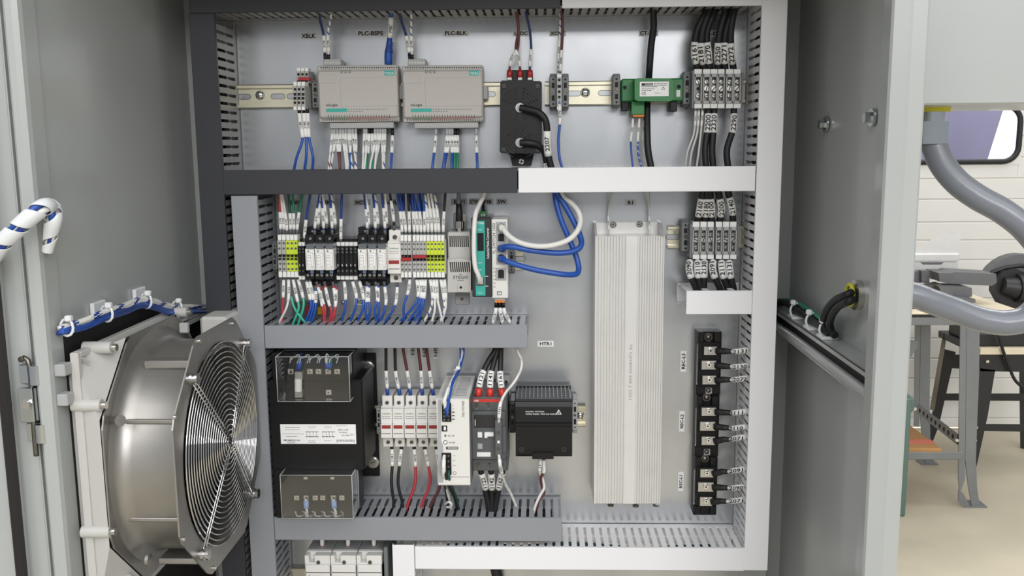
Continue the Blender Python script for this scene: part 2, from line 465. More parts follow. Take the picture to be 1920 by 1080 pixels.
# side rails: open channels with a round lower lip
for sx, X in ((1, XR),):
    rail = MB(); a, b = (X-29, X) if sx > 0 else (X, X+30)
    z1 = ZRAIL[sx]
    rail.box(a, b, -30, FR-9, z1-2.5, z1, .6)
    xi = a if sx > 0 else b-2
    rail.box(xi, xi+2, -30, FR-9, z1-8, z1, .6)
    o = part('side_rail', rail, 'enclosure_paint', cab)
    t = MB(); xt = a+5 if sx > 0 else b-5
    t.cyl((xt, 30, z1-28), (xt, -(FR-9), z1-28), 7, n=12); t.box(a, b, -30, FR-9, z1-36, z1-33, .6); part('rail_lip', t, 'enclosure_paint', o)
    t = MB(); t.box(a+8, b-2, -30, FR-9, z1-33, z1-3); part('dark_web', t, 'gasket', o)  # black box puts the darkness of the recessed channel web into colour
rl = MB(); rl.box(XL, XL+30, -30, 150, ZRAIL[-1]-2.5, ZRAIL[-1], .6); rl.box(XL+28, XL+30, -30, 150, ZRAIL[-1]-10, ZRAIL[-1], .4); part('side_rail', rl, 'enclosure_paint', cab)
# cabinet wall bolts on the right wall
for px, py in ((1550, 233), (1641, 222)):
    p = unx(px, py, XR-2) if px < 1600 else Vector((XR-2, -305, unx(1618, py, XR-2).z))
    mb = MB(); mb.cyl(p, p-Vector((3, 0, 0)), 11, n=16); mb.cyl(p-Vector((3, 0, 0)), p-Vector((11, 0, 0)), 6.5, n=6, smooth=False)
    part('wall_bolt', mb, 'hinge_zinc', cab)
# hinge on the left flange
h = MB()
H = part('hinge', MB().pbox(35, 729, 62, 792, FR+6, FR+14, .8), 'hinge_zinc', cab)
def hpart(name, f, m='hinge_zinc'):
    q = MB(); f(q); return part(name, q, m, H)
def hk(q, y0, y1, x0, x1):
    q.pbox(x0, y0, x1, y1, FR, FR+9, .8); a = un(x1-2, y0, FR+8); b = un(x1+3, y1, FR+8)
    q.cyl((a.x, -FR-8, a.z), (b.x-(b.x-a.x), -FR-8, b.z), 8, n=14)
hpart('hinge_knuckle', lambda q: hk(q, 684, 720, 36, 68))
hpart('hinge_knuckle', lambda q: hk(q, 794, 828, 50, 80))
hpart('hinge_leaf', lambda q: q.pbox(60, 727, 70, 789, FR, FR+8, .6))
a0, b0 = un(68, 700, FR+8), un(76, 815, FR+8)
hpart('hinge_pin', lambda q: q.tube(spline([(b0.x-7, -FR-8, un(60, 850, FR).z), (b0.x-7, -FR-8, b0.z), (a0.x-7, -FR-8, un(44, 682, FR).z), (un(46, 674, FR).x, -FR-8, un(46, 672, FR).z), (un(55, 667, FR).x, -FR-10, un(55, 667, FR).z)], 5), 3, 8), 'dark_steel')
hpart('hinge_screw', lambda q: (q.pdisc(49, 760, 11, FR+14, FR+17, 6), q.pdisc(49, 760, 7, FR+17, FR+21, 12)), 'screw_metal')
# open door beyond the hinge with its dark gasket
dr = MB(); q0 = un(-60, 500, FR+14); q1 = un(21, 740, FR+14)
drt = thing('cabinet_door', 'grey cabinet door swung open left of the hinge with black gasket', 'door', (q1.x-60, -FR-40, BOT))
dr.box(q1.x-300, q1.x-4, FR+2, FR+10, BOT+4, TOP-4, 1.5); part('door_sheet', dr, 'enclosure_paint', drt)
dr = MB(); dr.box(q1.x-15, q1.x-1, FR+10, FR+17, BOT+10, TOP-10, 3); part('door_gasket', dr, 'gasket', drt)

# ---------------------------------------------------------------- mounting panel
pan = thing('mounting_panel', 'galvanized steel mounting panel at the back of the cabinet', 'panel', (0, 0, -650))
mb = MB(); mb.box(-448, 452, -2.5, 0, -650, 1050, .8); part('plate', mb, 'galvanized', pan)

# ---------------------------------------------------------------- wire ducts
DF = 97.5; PITCH = 12.7
def finger_mesh(name, L, m, pw=8.1):
    """one slotted-wall finger: runs along local depth, width along local a; thickness 1.8"""
    h = pw/2
    prof = [(-PITCH/2, 0), (-PITCH/2, 9), (-h, 9.6), (-h, L*.5-4), (-h-1.3, L*.5-1.6), (-h-1.3, L*.5+1.6), (-h, L*.5+4), (-h, L-9), (-PITCH/2, L-4.5), (-PITCH/2, L)]
    prof = prof+[(-a, d) for a, d in prof[::-1]]
    return prof
FPROF = finger_mesh('f', DF-6, None)
FM = {}
def finger_data(axis, m):
    if (axis, m) in FM: return FM[axis, m]
    n = len(FPROF); t = .9
    if axis == 'x': vs = [(a, -d, s) for s in (-t, t) for a, d in FPROF]
    else: vs = [(s, -d, a) for s in (-t, t) for a, d in FPROF]
    mb = MB(); mb.add(vs, [tuple(range(n)), tuple(range(n, 2*n))[::-1]]+[(i, n+i, n+(i+1) % n, (i+1) % n) for i in range(n)])
    FM[axis, m] = mb.mesh('finger', m, (0, 0, 0)); return FM[axis, m]
def duct(label, axis, a0, a1, b0, b1, cover, base, cover_cut=None, sides=(0, 1), skip=(), lid=True, phase=0.):
    """axis 'x' or 'z'; runs a0..a1 along it, b0..b1 across; parts: base, cover pieces, one finger per slot gap"""
    org = ((a0+a1)/2, 0, b0) if axis == 'x' else ((b0+b1)/2, 0, a0)
    t = thing('wire_duct', label, 'wire duct', org, 'slotted wiring ducts on the panel')
    def bx(q, p0, p1, r0, r1, D0, D1, c=.3):
        return q.box(p0, p1, D0, D1, r0, r1, c) if axis == 'x' else q.box(r0, r1, D0, D1, p0, p1, c)
    q = MB(); bx(q, a0, a1, b0, b1, .2, 2.2); bx(q, a0, a1, b0, b0+1.8, .2, 6); bx(q, a0, a1, b1-1.8, b1, .2, 6)
    part('duct_base', q, base, t)
    for p0, p1, m in (cover_cut or [(a0, a1, cover)]):
        q = MB(); bx(q, p0, p1, b0-1.6, b1+1.6, DF-2, DF, .7); bx(q, p0, p1, b0-1.6, b0-.2, DF-6, DF-1, .4); bx(q, p0, p1, b1+.2, b1+1.6, DF-6, DF-1, .4)
        part('duct_cover', q, m, t)
    n = int((a1-a0)/PITCH)
    for s in sides:
        for k in range(n):
            a = a0+PITCH*(k+.5)+phase
            if any(s == ss and x0 < a < x1 for ss, x0, x1 in skip): continue
            o = bpy.data.objects.new('finger', finger_data(axis, base)); COL.objects.link(o); o.parent = t
            bb = b0+.9 if s == 0 else b1-.9
            o.location = ((a-org[0])/1000, -.004, (bb-org[2])/1000) if axis == 'x' else ((bb-org[0])/1000, -.004, (a-org[2])/1000)
    return t
def X(px, py, D=DF): return un(px, py, D).x
def Z(px, py, D=DF): return un(px, py, D).z
zt0 = Z(760, 17); zm1, zm0 = Z(900, 317.5), Z(900, 360)
xE, xF = X(408, 180), X(369, 250); xC, xD = X(1460, 430), X(1417.5, 430)
duct('dark grey and white covered wire duct along the top edge', 'x', xF, xD-.5, zt0, zt0+34, None, 'finger_grey',
     [(xF, X(1051, 8), 'dark_grey_pvc'), (X(1054, 8), xD-1, 'white_pvc')], sides=(0,))
duct('dark grey wire duct standing along the left edge of the panel', 'z', -640, zt0-2, xF, xE, 'dark_grey_pvc', 'finger_grey', sides=(1,))
duct('wire duct under the top row, cover half dark grey half white', 'x', xE+1, xD-3, zm0, zm1, None, 'finger_grey',
     [(xE+1, X(970, 340), 'dark_grey_pvc'), (X(972, 340), xD-3, 'white_pvc')])
xA, xB = X(434.6, 367), X(479.5, 367)
duct('mid grey vertical wire duct left of the relays', 'z', -640, zm0-3, xA, xB, 'mid_grey_pvc', 'mid_grey_pvc', sides=(1, 0))
zb0 = Z(1430, 1070)
duct('white vertical wire duct along the right edge of the panel', 'z', zb0, zt0+80, xD, xC, 'white_pvc', 'white_pvc', sides=(0,))
z1, z0 = Z(740, 612), Z(740, 651)
duct('mid grey wire duct under the relay row', 'x', xB+2.5, X(989, 630), z0, z1, 'mid_grey_pvc', 'mid_grey_pvc', sides=(1, 0),
     skip=((1, X(535, 600, 60), X(575, 600, 60)),))
z1, z0 = Z(780, 973), Z(780, 1012)
zg0 = z0
duct('mid grey wire duct under the transformer and fuse row', 'x', xB+2.5, X(1053.5, 990), z0, z1, 'mid_grey_pvc', 'mid_grey_pvc', sides=(1,))
# the white ducts sit lower: bottom one passes under the grey one
z1w, z0w = Z(1090, 1029), Z(1090, 1067)
xw = X(778, 1040)
DFs = DF
duct('white wire duct along the bottom right of the panel', 'x', xw, xD-1.5, z0w, z1w, 'white_pvc', 'white_pvc', sides=(1,))
duct('short white vertical wire duct beside the bottom breakers', 'z', -300, Z(757, 1022), X(738, 1050), X(775, 1050), 'white_pvc', 'white_pvc', sides=(0, 1))
z1, z0 = Z(1349, 547.5), Z(1349, 587.5)
duct('short open white wire duct below the right power terminals', 'x', X(1287, 568), xD-2, z0, z1, 'white_pvc', 'white_pvc', sides=(0, 1),
     skip=((1, X(1300, 550), X(1322, 550)), (1, X(1334, 550), X(1374, 550)), (1, X(1384, 550), X(1399, 550))))
# ground and feed cables inside the ducts; black bundles added to shade the slots
def inside(axis, a0, a1, b0, b1, m, label, n, D0=20, D1=85, r=4.5):
    q = MB()
    for k in range(n):
        d = random.uniform(D0, D1); b = random.uniform(b0+6, b1-5.5); pts = []
        N = max(4, int((a1-a0)/60))
        for i in range(N+1):
            a = a0+8+(a1-a0-16)*i/N; dd = min(D1, max(D0, d+random.uniform(-8, 8))); bb = b+random.uniform(-3, 3)
            pts.append((a, -dd, bb) if axis == 'x' else (bb, -dd, a))
        q.tube(spline(pts, 2), r*random.uniform(.7, 1.1), 6)
    solo('wire_bundle', q, m, label, 'wires', kind='stuff')
inside('z', -600, zt0-40, xF, xE, 'black_rubber', 'dark wires packed inside the far left duct', 22)
inside('x', xF+40, xD-40, zt0, zt0+34, 'black_rubber', 'dark wires packed inside the top duct', 22)
inside('x', xE+40, xD-40, zm0, zm1, 'black_rubber', 'dark wires packed inside the duct under the top row', 22)
inside('z', -600, zm0-40, xA, xB, 'black_rubber', 'dark wires packed inside the mid grey vertical duct', 26)
inside('x', xB+40, X(980, 630), Z(740, 651), Z(740, 612), 'black_rubber', 'dark wires packed inside the duct under the relays', 28)
inside('x', xB+40, X(1045, 990), zg0, zg0+29, 'black_rubber', 'dark wires packed inside the duct under the transformer', 28)
inside('x', xw+30, xD-30, z0w, z1w, 'wire_dark_green', 'dark green ground wires lying inside the white bottom duct', 3, 60, 85)
inside('z', zb0+40, zt0, xD, xC, 'soft_black', 'black power cables lying inside the white right duct', 11, 14, 84, 6)
# ---------------------------------------------------------------- builders shared by several rows
def screw(mb_head, mb_slot, px, py, rpx, D, cross=False, deg=35, h=1.2):
    """cheese head with a recessed-looking slot"""
    mb_head.pdisc(px, py, rpx, D, D+h, 14, r2=rpx*.9)
    p = un(px, py, D+h); k = mmpx(D); r = rpx*k*.85
    for a in ((deg, deg+90) if cross else (deg,)):
        a = math.radians(a); u = Vector((math.cos(a), 0, math.sin(a))); v = Vector((-u.z, 0, u.x)); y = Vector((0, -.12, 0))
        mb_slot.add([p+y+u*r+v*r*.17, p+y-u*r+v*r*.17, p+y-u*r-v*r*.17, p+y+u*r-v*r*.17], [(0, 1, 2, 3)])
def screws(parent, lst, D, m='screw_metal', cross=False, name='screw', h=1.2):
    """each (px, py, rpx[, deg]) a screw of its own with its slot"""
    for q in lst:
        a, b = MB(), MB(); screw(a, b, q[0], q[1], q[2], D, cross, q[3] if len(q) > 3 else random.choice((20, 50, 75, 110, 150)), h)
        part('screw_slot', b, 'hole_black', part(name, a, m, parent))
def holes(parent, lst, D, name='wire_hole', m='hole_black', ring=None):
    """recesses: dark discs or (x0, y0, x1, y1) boxes set just proud of the face"""
    q = MB()
    for h in lst:
        if len(h) == 3: q.pdisc(h[0], h[1], h[2], D-.2, D+.06, 12)
        else: q.pbox(*h, D-.2, D+.06, 0)
    return part(name, q, m, parent, kind='stuff' if len(lst) > 3 else None)
def bez(parent, name, boxes, m, label=None, kind=None):
    q = MB()
    for b in boxes: q.pbox(*b)
    return part(name, q, m, parent, label, kind)
def rail(label, x0, x1, pxc, pyc, slots=(), scr=(), text=None):
    c = un(pxc, pyc, 7.5); z = c.z; a, b = un(x0, pyc, 7.5).x, un(x1, pyc, 7.5).x
    t = thing('din_rail', label, 'din rail', ((a+b)/2, 0, z), 'zinc mounting rails')
    pr = [(7.5, 17.5), (7.5, 12.5), (2, 12.5), (2, -12.5), (7.5, -12.5), (7.5, -17.5), (6.3, -17.5), (6.3, -13.7), (.8, -13.7), (.8, 13.7), (6.3, 13.7), (6.3, 17.5)]
    q = MB()
    n = len(pr); vs = [(a, -d, z+h) for d, h in pr]+[(b, -d, z+h) for d, h in pr]
    q.add(vs, [tuple(range(n)), tuple(range(n, 2*n))[::-1]]+[(i, (i+1) % n, n+(i+1) % n, n+i) for i in range(n)])
    q.tube([(a, -7.2, z+17.2), (b, -7.2, z+17.2)], .9, 6); q.tube([(a, -7.2, z-17.2), (b, -7.2, z-17.2)], .9, 6)
    part('rail_profile', q, 'rail_zinc', t)
    for sx in slots:
        x = un(sx, pyc, 2).x; q = MB()
        def oval(hw, hh, D, mi):
            pts = [(x+hw*s+hh*math.cos(math.radians(ang)), z+hh*math.sin(math.radians(ang))) for s, r in ((1, range(-90, 91, 30)), (-1, range(90, 271, 30))) for ang in r]
            q.prism(pts, 1.5, D, mi)
        oval(7, 4.4, 2.03, 0); oval(7, 3.5, 2.08, 1)  # dark outer oval draws the shadow line around the slot edge
        part('rail_slot', q, ['dark_steel', 'galvanized'], t)
    for sx in scr:
        a_, b_ = MB(), MB(); screw(a_, b_, sx, pyc, 9, 2, True); a_.dome(un(sx, pyc, 3), 5.6, 2.2)
        part('screw_slot', b_, 'hole_black', part('rail_screw', a_, 'chrome', t))
    return t
def clamp(px, py, label, wpx=14, hpx=62, D=34, m='clamp_grey'):
    """end clamp that holds a row of terminals on its rail"""
    o = un(px, py+hpx/2, D)
    t = thing('end_clamp', label, 'end clamp', (o.x, 0, o.z), 'grey end clamps on the rails')
    w = wpx/2; h = hpx/2
    q = MB()
    q.pbox(px-w, py-h*.86, px+w, py+h*.86, 7.6, D, 1)
    q.pbox(px-w*.95, py-h, px+w*.95, py-h*.62, 6, D-8, 1); q.pbox(px-w*.95, py+h*.62, px+w*.95, py+h, 6, D-8, 1)
    part('clamp_body', q, m, t)
    holes(t, [(px-w*.42, py-h*.5, px+w*.42, py-h*.2), (px-w*.42, py+h*.2, px+w*.42, py+h*.5), (px, py-h*.68, w*.3), (px, py+h*.68, w*.3)], D, 'clamp_hole')
    screws(t, [(px, py, w*.55)], D, 'dark_steel', h=.8)
    return t
def clamp_off(o): pass
def wire(label, group, pts, r, m, sleeve=None, text=None, ferr=None, stripe=None, rs=None, sm='sleeve_white', cat='wire', th=None, name='wire', n=8, res=6, bold=.016):
    """pts: (px, py, D) list; sleeve=(from, to) along it as fractions; ferr=(from, to, material)"""
    P = spline([un(*p) for p in pts], res)
    if stripe: P = spline(P, 3) if len(P) < 40 else P
    q = MB(); q.tube(P, r, n, stripe=(1, 1, 2) if stripe else None)
    o = solo(name, q, [m, stripe] if stripe else m, label, cat, group)
    L = [0]
    for i in range(1, len(P)): L.append(L[-1]+(P[i]-P[i-1]).length)
    def at(t):
        s = t*L[-1]
        for i in range(1, len(P)):
            if L[i] >= s:
                k = (s-L[i-1])/max(1e-6, L[i]-L[i-1]); return P[i-1].lerp(P[i], k)
        return P[-1]
    if sleeve:
        rs = rs or r*1.38
        lst = sleeve if isinstance(sleeve, list) else [sleeve+((text,) if text else ())]
        for sl in lst:
            a, b = sl[:2]; K = 6; Q = [at(a+(b-a)*i/K) for i in range(K+1)]
            q = MB(); q.tube(Q, rs, 10); s = part('marker_sleeve', q, sm, o)
            if len(sl) > 2 and sl[2]:
                c = at((a+b)/2); u = (Q[-1]-Q[0])
                if u.z < 0: u = -u
                u = Vector((u.x, u.y, u.z)).normalized()
                tocam = (Vector((CX, -CD, CZ))-c).normalized(); v = tocam.cross(u).normalized()
                nrm = u.cross(v)
                q = MB(); ln = (Q[-1]-Q[0]).length
                h = th or rs*1.15
                text_on(q, sl[2], c+nrm*(rs+.35), u, v, h, min(ln*.8, h*.8*len(sl[2])), bold)
                part('lettering', q, 'ink', s)
    if ferr:
        Q = [at(ferr[0]+(ferr[1]-ferr[0])*i/2) for i in range(3)]
        q = MB(); q.tube(Q, ferr[3] if len(ferr) > 3 else r*1.25, 8); part('ferrule', q, ferr[2], o)
    return o
def plate_label(s, x0, y0, x1, y1, D=0, parent=None, m='label_clear', deg=0, hfrac=.5, wfrac=.8, vertical=False):
    q = MB(); q.pbox(x0, y0, x1, y1, D+.02, D+.25, 0)
    o = part('name_label', q, m, parent or pan)
    g = glyphs(s, .032); hv = (x1-x0)*.62 if vertical else (y1-y0)*.6; nat = hv*g[2]/g[3]*1.12
    if vertical: lettering(s, (x0+x1)/2, (y0+y1)/2, hv, D+.3, 'ink', o, wpx=min(nat, (y1-y0)*.92), deg=90, bold=.032)
    else: lettering(s, (x0+x1)/2, (y0+y1)/2, hv, D+.3, 'ink', o, wpx=min(nat, (x1-x0)*.86), deg=deg, bold=.032)
    return o
# ================================================================ top row
rail('left length of zinc rail in the top row with a screw near its left end', 436, 962, 700, 178.5, (457, 521, 551, 916), (487,))
rail('right length of zinc rail in the top row running behind the green module', 1022, 1398, 1200, 173.5, (1048, 1076, 1135), (1097.5,))
for s, a, b, c, d in (('XBLK', 563, 61, 594, 74), ('PLC-BSPS', 668, 56, 722, 69), ('PLC-BLK', 831, 56, 879, 68), ('U-DC', 962, 57, 992, 68), ('XCNT', 1030, 57, 1061, 68), ('CT-DC', 1198, 56, 1234, 68), ('XBLK-DC', 1300, 57, 1358, 69)):
    plate_label(s, a, b, c, d)
# --- three double-level terminals at far left
for i in range(3):
    x = 549.5+i*7.6; w = 7.1
    o = un(x, 206, 62)
    t = thing('terminal_block', 'small grey double-level terminal, %s of three left of the left beige module' % nth(i, 3), 'terminal', (o.x, 0, o.z), 'three small terminals at the left end of the top row')
    q = MB(); q.pbox(x, 160, x+w, 201, 8, 62, .5); q.pbox(x+6.5, 132, x+6.5+w, 156, 8, 44, .5); part('terminal_body', q, 'terminal_grey', t)
    q = MB(); q.pbox(x+.3, 153, x+w-.3, 161, 40, 62.6, .4); q.pbox(x+.5, 200, x+w-.5, 206.5, 40, 62.6, .4); q.pbox(x+6.7, 127, x+6.3+w, 133.5, 30, 44.5, .4); part('marker_tag', q, 'sleeve_white', t)
    holes(t, [(x+w/2, 167.5, 2.6), (x+.9, 174, x+w-.9, 179.5), (x+.9, 181.5, x+w-.9, 187), (x+w/2, 192.5, 2.6)], 62)
    holes(t, [(x+6.5+w/2, 139.5, 2.5), (x+7, 151, x+13, 154)], 44)
q = MB(); q.pbox(559, 144.5, 580.5, 151, 36, 46, .4); solo('jumper_bridge', q, 'pin_red', 'short red jumper across the three small terminals at top left', 'jumper')
clamp(591, 178, 'grey end clamp between the small terminals and the left beige module', 13, 56, 30)
blk = (557, 205, 50)
for i, (x0, x1) in enumerate(((561, 554), (569, 571), (576, 583))):
    wire('blue wire, %s of three hanging under the small terminals at far left' % nth(i, 3), 'three blue wires at far left', [(x0, 204, 56), (x0+2, 232, 54), (x0+6-i, 262, 58), (x1+2+i, 296, 60), (x1-5+i*3, 330, 55)], 2.1, 'wire_blue', (.06, .42), '2180', rs=2.9, ferr=(0, .07, 'black_plastic'))
# --- two beige input modules
def io_module(dx, label, plugs):
    T = lambda a: a+dx
    D = 42
    o = un(T(670), 229, D)
    t = thing('io_module', label, 'control module', (o.x, 0, o.z), 'beige input and output modules')
    q = MB(); q.pbox(T(596), 122.5, T(747), 228.5, 10, D-6, 1.2); q.pbox(T(596.5), 131, T(746), 221, 12, D, 2.5); part('module_body', q, 'beige_plastic', t)
    q = MB(); q.pbox(T(638), 145, T(745), 199, D-1, D+.5, .5); part('front_panel', q, 'beige_plastic', t)
    q = MB(); q.pbox(T(596.5), 139, T(629), 156.5, D-1, D+.6, .8); part('cover_flap', q, 'beige_plastic', t)
    holes(t, [(T(602+i*4.15), 126.6, 1.15) for i in range(35)], D-5.9, 'vent_hole')
    holes(t, [(T(605+i*4.1), 225, 1.15) for i in range(35)], D-5.9, 'vent_hole')
    holes(t, [(T(638+i*7.6), y, T(643+i*7.6), y+1.5) for i in range(3) for y in (132, 135.8)]+[(T(604+i*5.6), 129.4, T(607.5+i*5.6), 130.3) for i in range(6)]+[(T(653+i*4.9), 204.5+k*3.6, T(656+i*4.9), 205.5+k*3.6) for i in range(15) for k in (0, 1) if i < 6 or k == 0], D+.02, 'indicator_mark', 'contactor_grey')
    holes(t, [(T(615+i*5), 215-(1 if i == 8 else 0), T(616.2+i*5), 219.5) for i in range(24)], D+.02, 'channel_mark', 'contactor_grey')
    holes(t, [(T(615), 221.2, T(652), 222.2)], D-.3, 'green_line', 'ct_green'); holes(t, [(T(652), 221.2, T(732), 222.2)], D-.3, 'red_line', 'pin_red')
    b = bez(t, 'brand_badge', [(T(720.5), 132.5, T(739.5), 141.5, D-1, D+.3, .2)], 'teal'); lettering('MOXA', T(730), 137.5, 4.4, D+.4, 'sleeve_white', b, wpx=16, bold=.012)
    b = bez(t, 'model_badge', [(T(611.5), 203.5, T(651), 210, D-1, D+.3, .2)], 'teal')
    lettering('ioLogix', T(622.5), 197.5, 6.2, D+.1, 'ink', t, wpx=22, bold=.012)
    q = MB(); q.pbox(T(747), 160, T(756), 186, 8, 22, 1); part('rail_clip', q, 'light_grey_plastic', t)
    k = part('plug_block', MB().pbox(T(606), 110.5, T(639), 123, 10, 34, .8), 'light_grey_plastic', t, 'grey plug-in terminal on top'); holes(k, [(T(609.5+i*5.2), 117.5, 1.6) for i in range(6)], 34, 'screw_hole', 'screw_metal')
    k = part('plug_block', MB().pbox(T(618), 229.5, T(738), 240.5, 10, 33, .8), 'light_grey_plastic', t, 'long grey plug-in terminal underneath'); holes(k, [(T(621.5+i*5.95), 234.5, 1.8) for i in range(20)], 33, 'screw_hole', 'screw_metal')
    return t
io_module(0, 'beige input module with teal badges, left one of the pair', 0)
io_module(158.7, 'beige input module with teal badges, right one of the pair', 0)
for i, (x0, xt, m, s) in enumerate(((610, 600, 'wire_dark_blue', None), (616, 620, 'wire_white', 'wire_navy'))):
    wire('%s wire plugged into the top of the left beige module' % ('dark blue' if i == 0 else 'white blue-striped'), 'wires on top of the left beige module', [(x0, 116, 30), (x0-1+i, 98, 34), (x0-4+3*i, 62, 40), (xt, 34, 50), (xt+3, 5, 60)], 2., m, (.16, .44), '2170', ferr=(0, .13, 'black_plastic'), stripe=s)
for i, (x0, xt, m, s) in enumerate(((769, 751, 'wire_dark_blue', None), (774, 771, 'wire_white', 'wire_navy'))):
    wire('%s wire plugged into the top of the right beige module' % ('dark blue' if i == 0 else 'white blue-striped'), 'wires on top of the right beige module', [(x0, 116, 30), (x0-2, 98, 34), (x0-8+5*i, 65, 40), (xt, 34, 50), (xt-3+5*i, 5, 60)], 2., m, (.16, .44), '2170', ferr=(0, .13, 'black_plastic'), stripe=s)
e = wire('blue network cable plugged into the top of the left beige module', 'network cables', [(731, 70, 34), (732, 52, 40), (733, 34, 50), (733, 5, 60)], 3, 'wire_blue', (.0, .62), 'WBSPS', rs=4, name='network_cable', cat='cable')
q = MB(); q.tube([un(728, 121, 30), un(728, 110, 30), un(728.5, 98, 30), un(730, 84, 32), un(731, 68, 34)], [5.6, 6, 6, 4.6, 3.6], 8); part('plug_boot', q, 'wire_blue', e)
q = MB()
for i in range(5): q.pbox(723.5, 79+i*4.2, 736, 81+i*4.2, 26, 37, .4)
part('boot_rib', q, 'wire_navy', e, kind='stuff')
cols = [('wire_white', 'wire_dark_red'), ('wire_white', 'wire_dark_red'), ('wire_dark_red', None), ('wire_dark_red', None), ('wire_white', None), ('wire_white', None), ('wire_white', 'wire_navy'), ('wire_blue', None), ('wire_white', 'wire_navy'), ('wire_white', 'wire_navy'), ('wire_white', None), ('wire_white', None), ('wire_green', None), ('wire_green', None), ('wire_white', None), ('wire_white', None), ('wire_white', None), ('wire_white', None), ('wire_white', 'wire_navy')]
xs = [622.5, 627, 632.5, 638, 643, 648, 653.5, 657, 661.5, 667, 683, 687, 692, 697.5, 703, 708, 713, 718, 722]
xe = [616.5, 621, 637, 637.5, 649, 653, 660, 655, 668, 666, 680, 684, 687, 698, 694, 703, 703, 718, 720]
for i, (x, y, (m, s)) in enumerate(zip(xs, xe, cols)):
    wire('%s wire, %s of nineteen bunched under the left beige module' % ('white' if m == 'wire_white' else m[5:].replace('_', ' '), nth(i, 19)), 'wires bunched under the left beige module',
         [(x, 241, 28), (x, 250, 30), ((x*3+y)/4+random.uniform(-1, 1), 275, 38+random.uniform(-4, 6)), (y, 312, 52), (y, 335, 50)], 1.75, m, (.1, .5), random.choice(('2141', '2170', '2155', '2168', '2163')), ferr=(0, .1, 'light_grey_plastic' if i not in (12, 13) else 'black_plastic'), stripe=s, rs=2.3, res=4)
wire('single blue wire at the right end under the left beige module', 'wires under the left beige module', [(735.5, 241, 28), (736, 255, 30), (735, 280, 40), (733, 314, 52), (732, 335, 50)], 2, 'wire_blue', (.14, .5), '2300', ferr=(0, .13, 'black_plastic'))
for i, (x, y, m) in enumerate(((817, 811, 'wire_blue'), (838, 831, 'wire_blue'), (843, 833, 'wire_navy'), (848, 847, 'wire_blue'), (853, 852, 'wire_green'), (858, 858, 'wire_green'), (893, 895, 'wire_blue'))):
    wire('%s wire with white sleeve, %s of seven under the right beige module' % (m[5:], nth(i, 7)), 'wires under the right beige module', [(x, 241, 28), (x, 252, 30), ((x*2+y)/3, 280, 40), (y, 312, 52), (y, 335, 50)], 2, m, (.14, .5), '2140', ferr=(0, .13, 'black_plastic' if m == 'wire_green' else 'light_grey_plastic'))
# --- black solid-state device with two studs
D = 46
t = thing('power_switch_module', 'flat black power module with ring-embossed face and two bolted studs', 'power module', (un(976, 312, D).x, 0, un(976, 312, D).z))
q = MB(); p = [un(a, b, D) for a, b in ((938, 154), (941, 151), (1013, 152), (1016, 155), (1016, 285), (1013, 288), (940, 287), (937, 284))]
q.prism([(v.x, v.z) for v in p], 6, D); part('module_body', q, 'black_plastic', t)
q = MB()
for cx, cy in ((975, 201), (975, 262)):
    c = un(cx, cy, D)
    for r in (9.5, 14, 18.5, 23, 27.5):
        for a0, a1 in ((20, 80), (100, 160), (200, 250), (290, 340)):
            if cy < 230 and a0 > 180 and r > 19: continue
            if cy > 230 and a0 < 180 and r > 19: continue
            q.tube([(c.x+r*math.cos(math.radians(a0+(a1-a0)*k/7)), -D, c.z+r*math.sin(math.radians(a0+(a1-a0)*k/7))) for k in range(8)], .95, 5)
part('embossed_ring', q, 'soft_black', t, kind='stuff')
q = MB(); q.pbox(940, 156, 950, 166, D-2, D+.8, .6); q.pbox(1003, 156, 1013, 166, D-2, D+.8, .6); q.pbox(939, 275, 949, 285, D-2, D+.8, .6); q.pbox(1003, 276, 1013, 285, D-2, D+.8, .6); part('corner_boss', q, 'soft_black', t, kind='stuff')
part('terminal_head', MB().pbox(951, 131, 999, 154, 6, D-8, 1.5), 'black_plastic', t)
q = MB(); q.pprism([(955, 287), (1001, 287), (996, 311), (961, 311)], 3, 14); k = part('mounting_tab', q, 'black_plastic', t); screws(k, [(977.5, 303, 5.5)], 14, 'steel', True)
for cx, cy in ((975, 202), (975, 267.5)):
    q = MB(); q.pdisc(cx, cy, 8.5, D, D+1.5, 18); k = part('washer', q, 'steel', t)
    q = MB(); q.pdisc(cx, cy, 6, D+1.5, D+5, 6); q.pdisc(cx, cy, 3, D+5, D+8, 12); part('stud_nut', q, 'chrome', k)
for i, x in enumerate((955.5, 975, 993.5)):
    q = MB(); q.pbox(x-4.5, 143, x+4.5, 151, D-8, D-5.5, .5); q.pdisc(x, 146, 3.6, D-6, D-2.5, 10); k = part('terminal_screw', q, 'screw_metal', t)
for i, (x, top, m, g) in enumerate(((955.5, 968, 'wire_dark_red', 'dark red'), (975, 970, 'wire_dark_red', 'brown'), (993.5, 986, 'wire_dark_blue', 'dark blue'))):
    mid = (968, 90) if i == 0 else (969, 90) if i == 1 else (996, 90)
    o = wire('%s wire with red lug, %s of three on the black power module' % (g, nth(i, 3)), 'wires on top of the black power module', [(x, 143, 42), (x, 128, 42), ((x*2+mid[0])/3, 108, 44), (mid[0]+(3 if i == 0 else -2 if i == 1 else 0), mid[1], 46), (972 if i < 2 else 993, 55, 50), (top, 25, 55), (top-2, 0, 60)], 1.8, m, (.13, .36), ('2213', 'ANN7', '2170')[i], rs=2.3)
    q = MB(); q.tube([un(x, 145, 42), un(x, 138, 42), un(x, 131, 42)], [4.2, 4.4, 3.6], 8); part('lug_sleeve', q, 'pin_red', o)
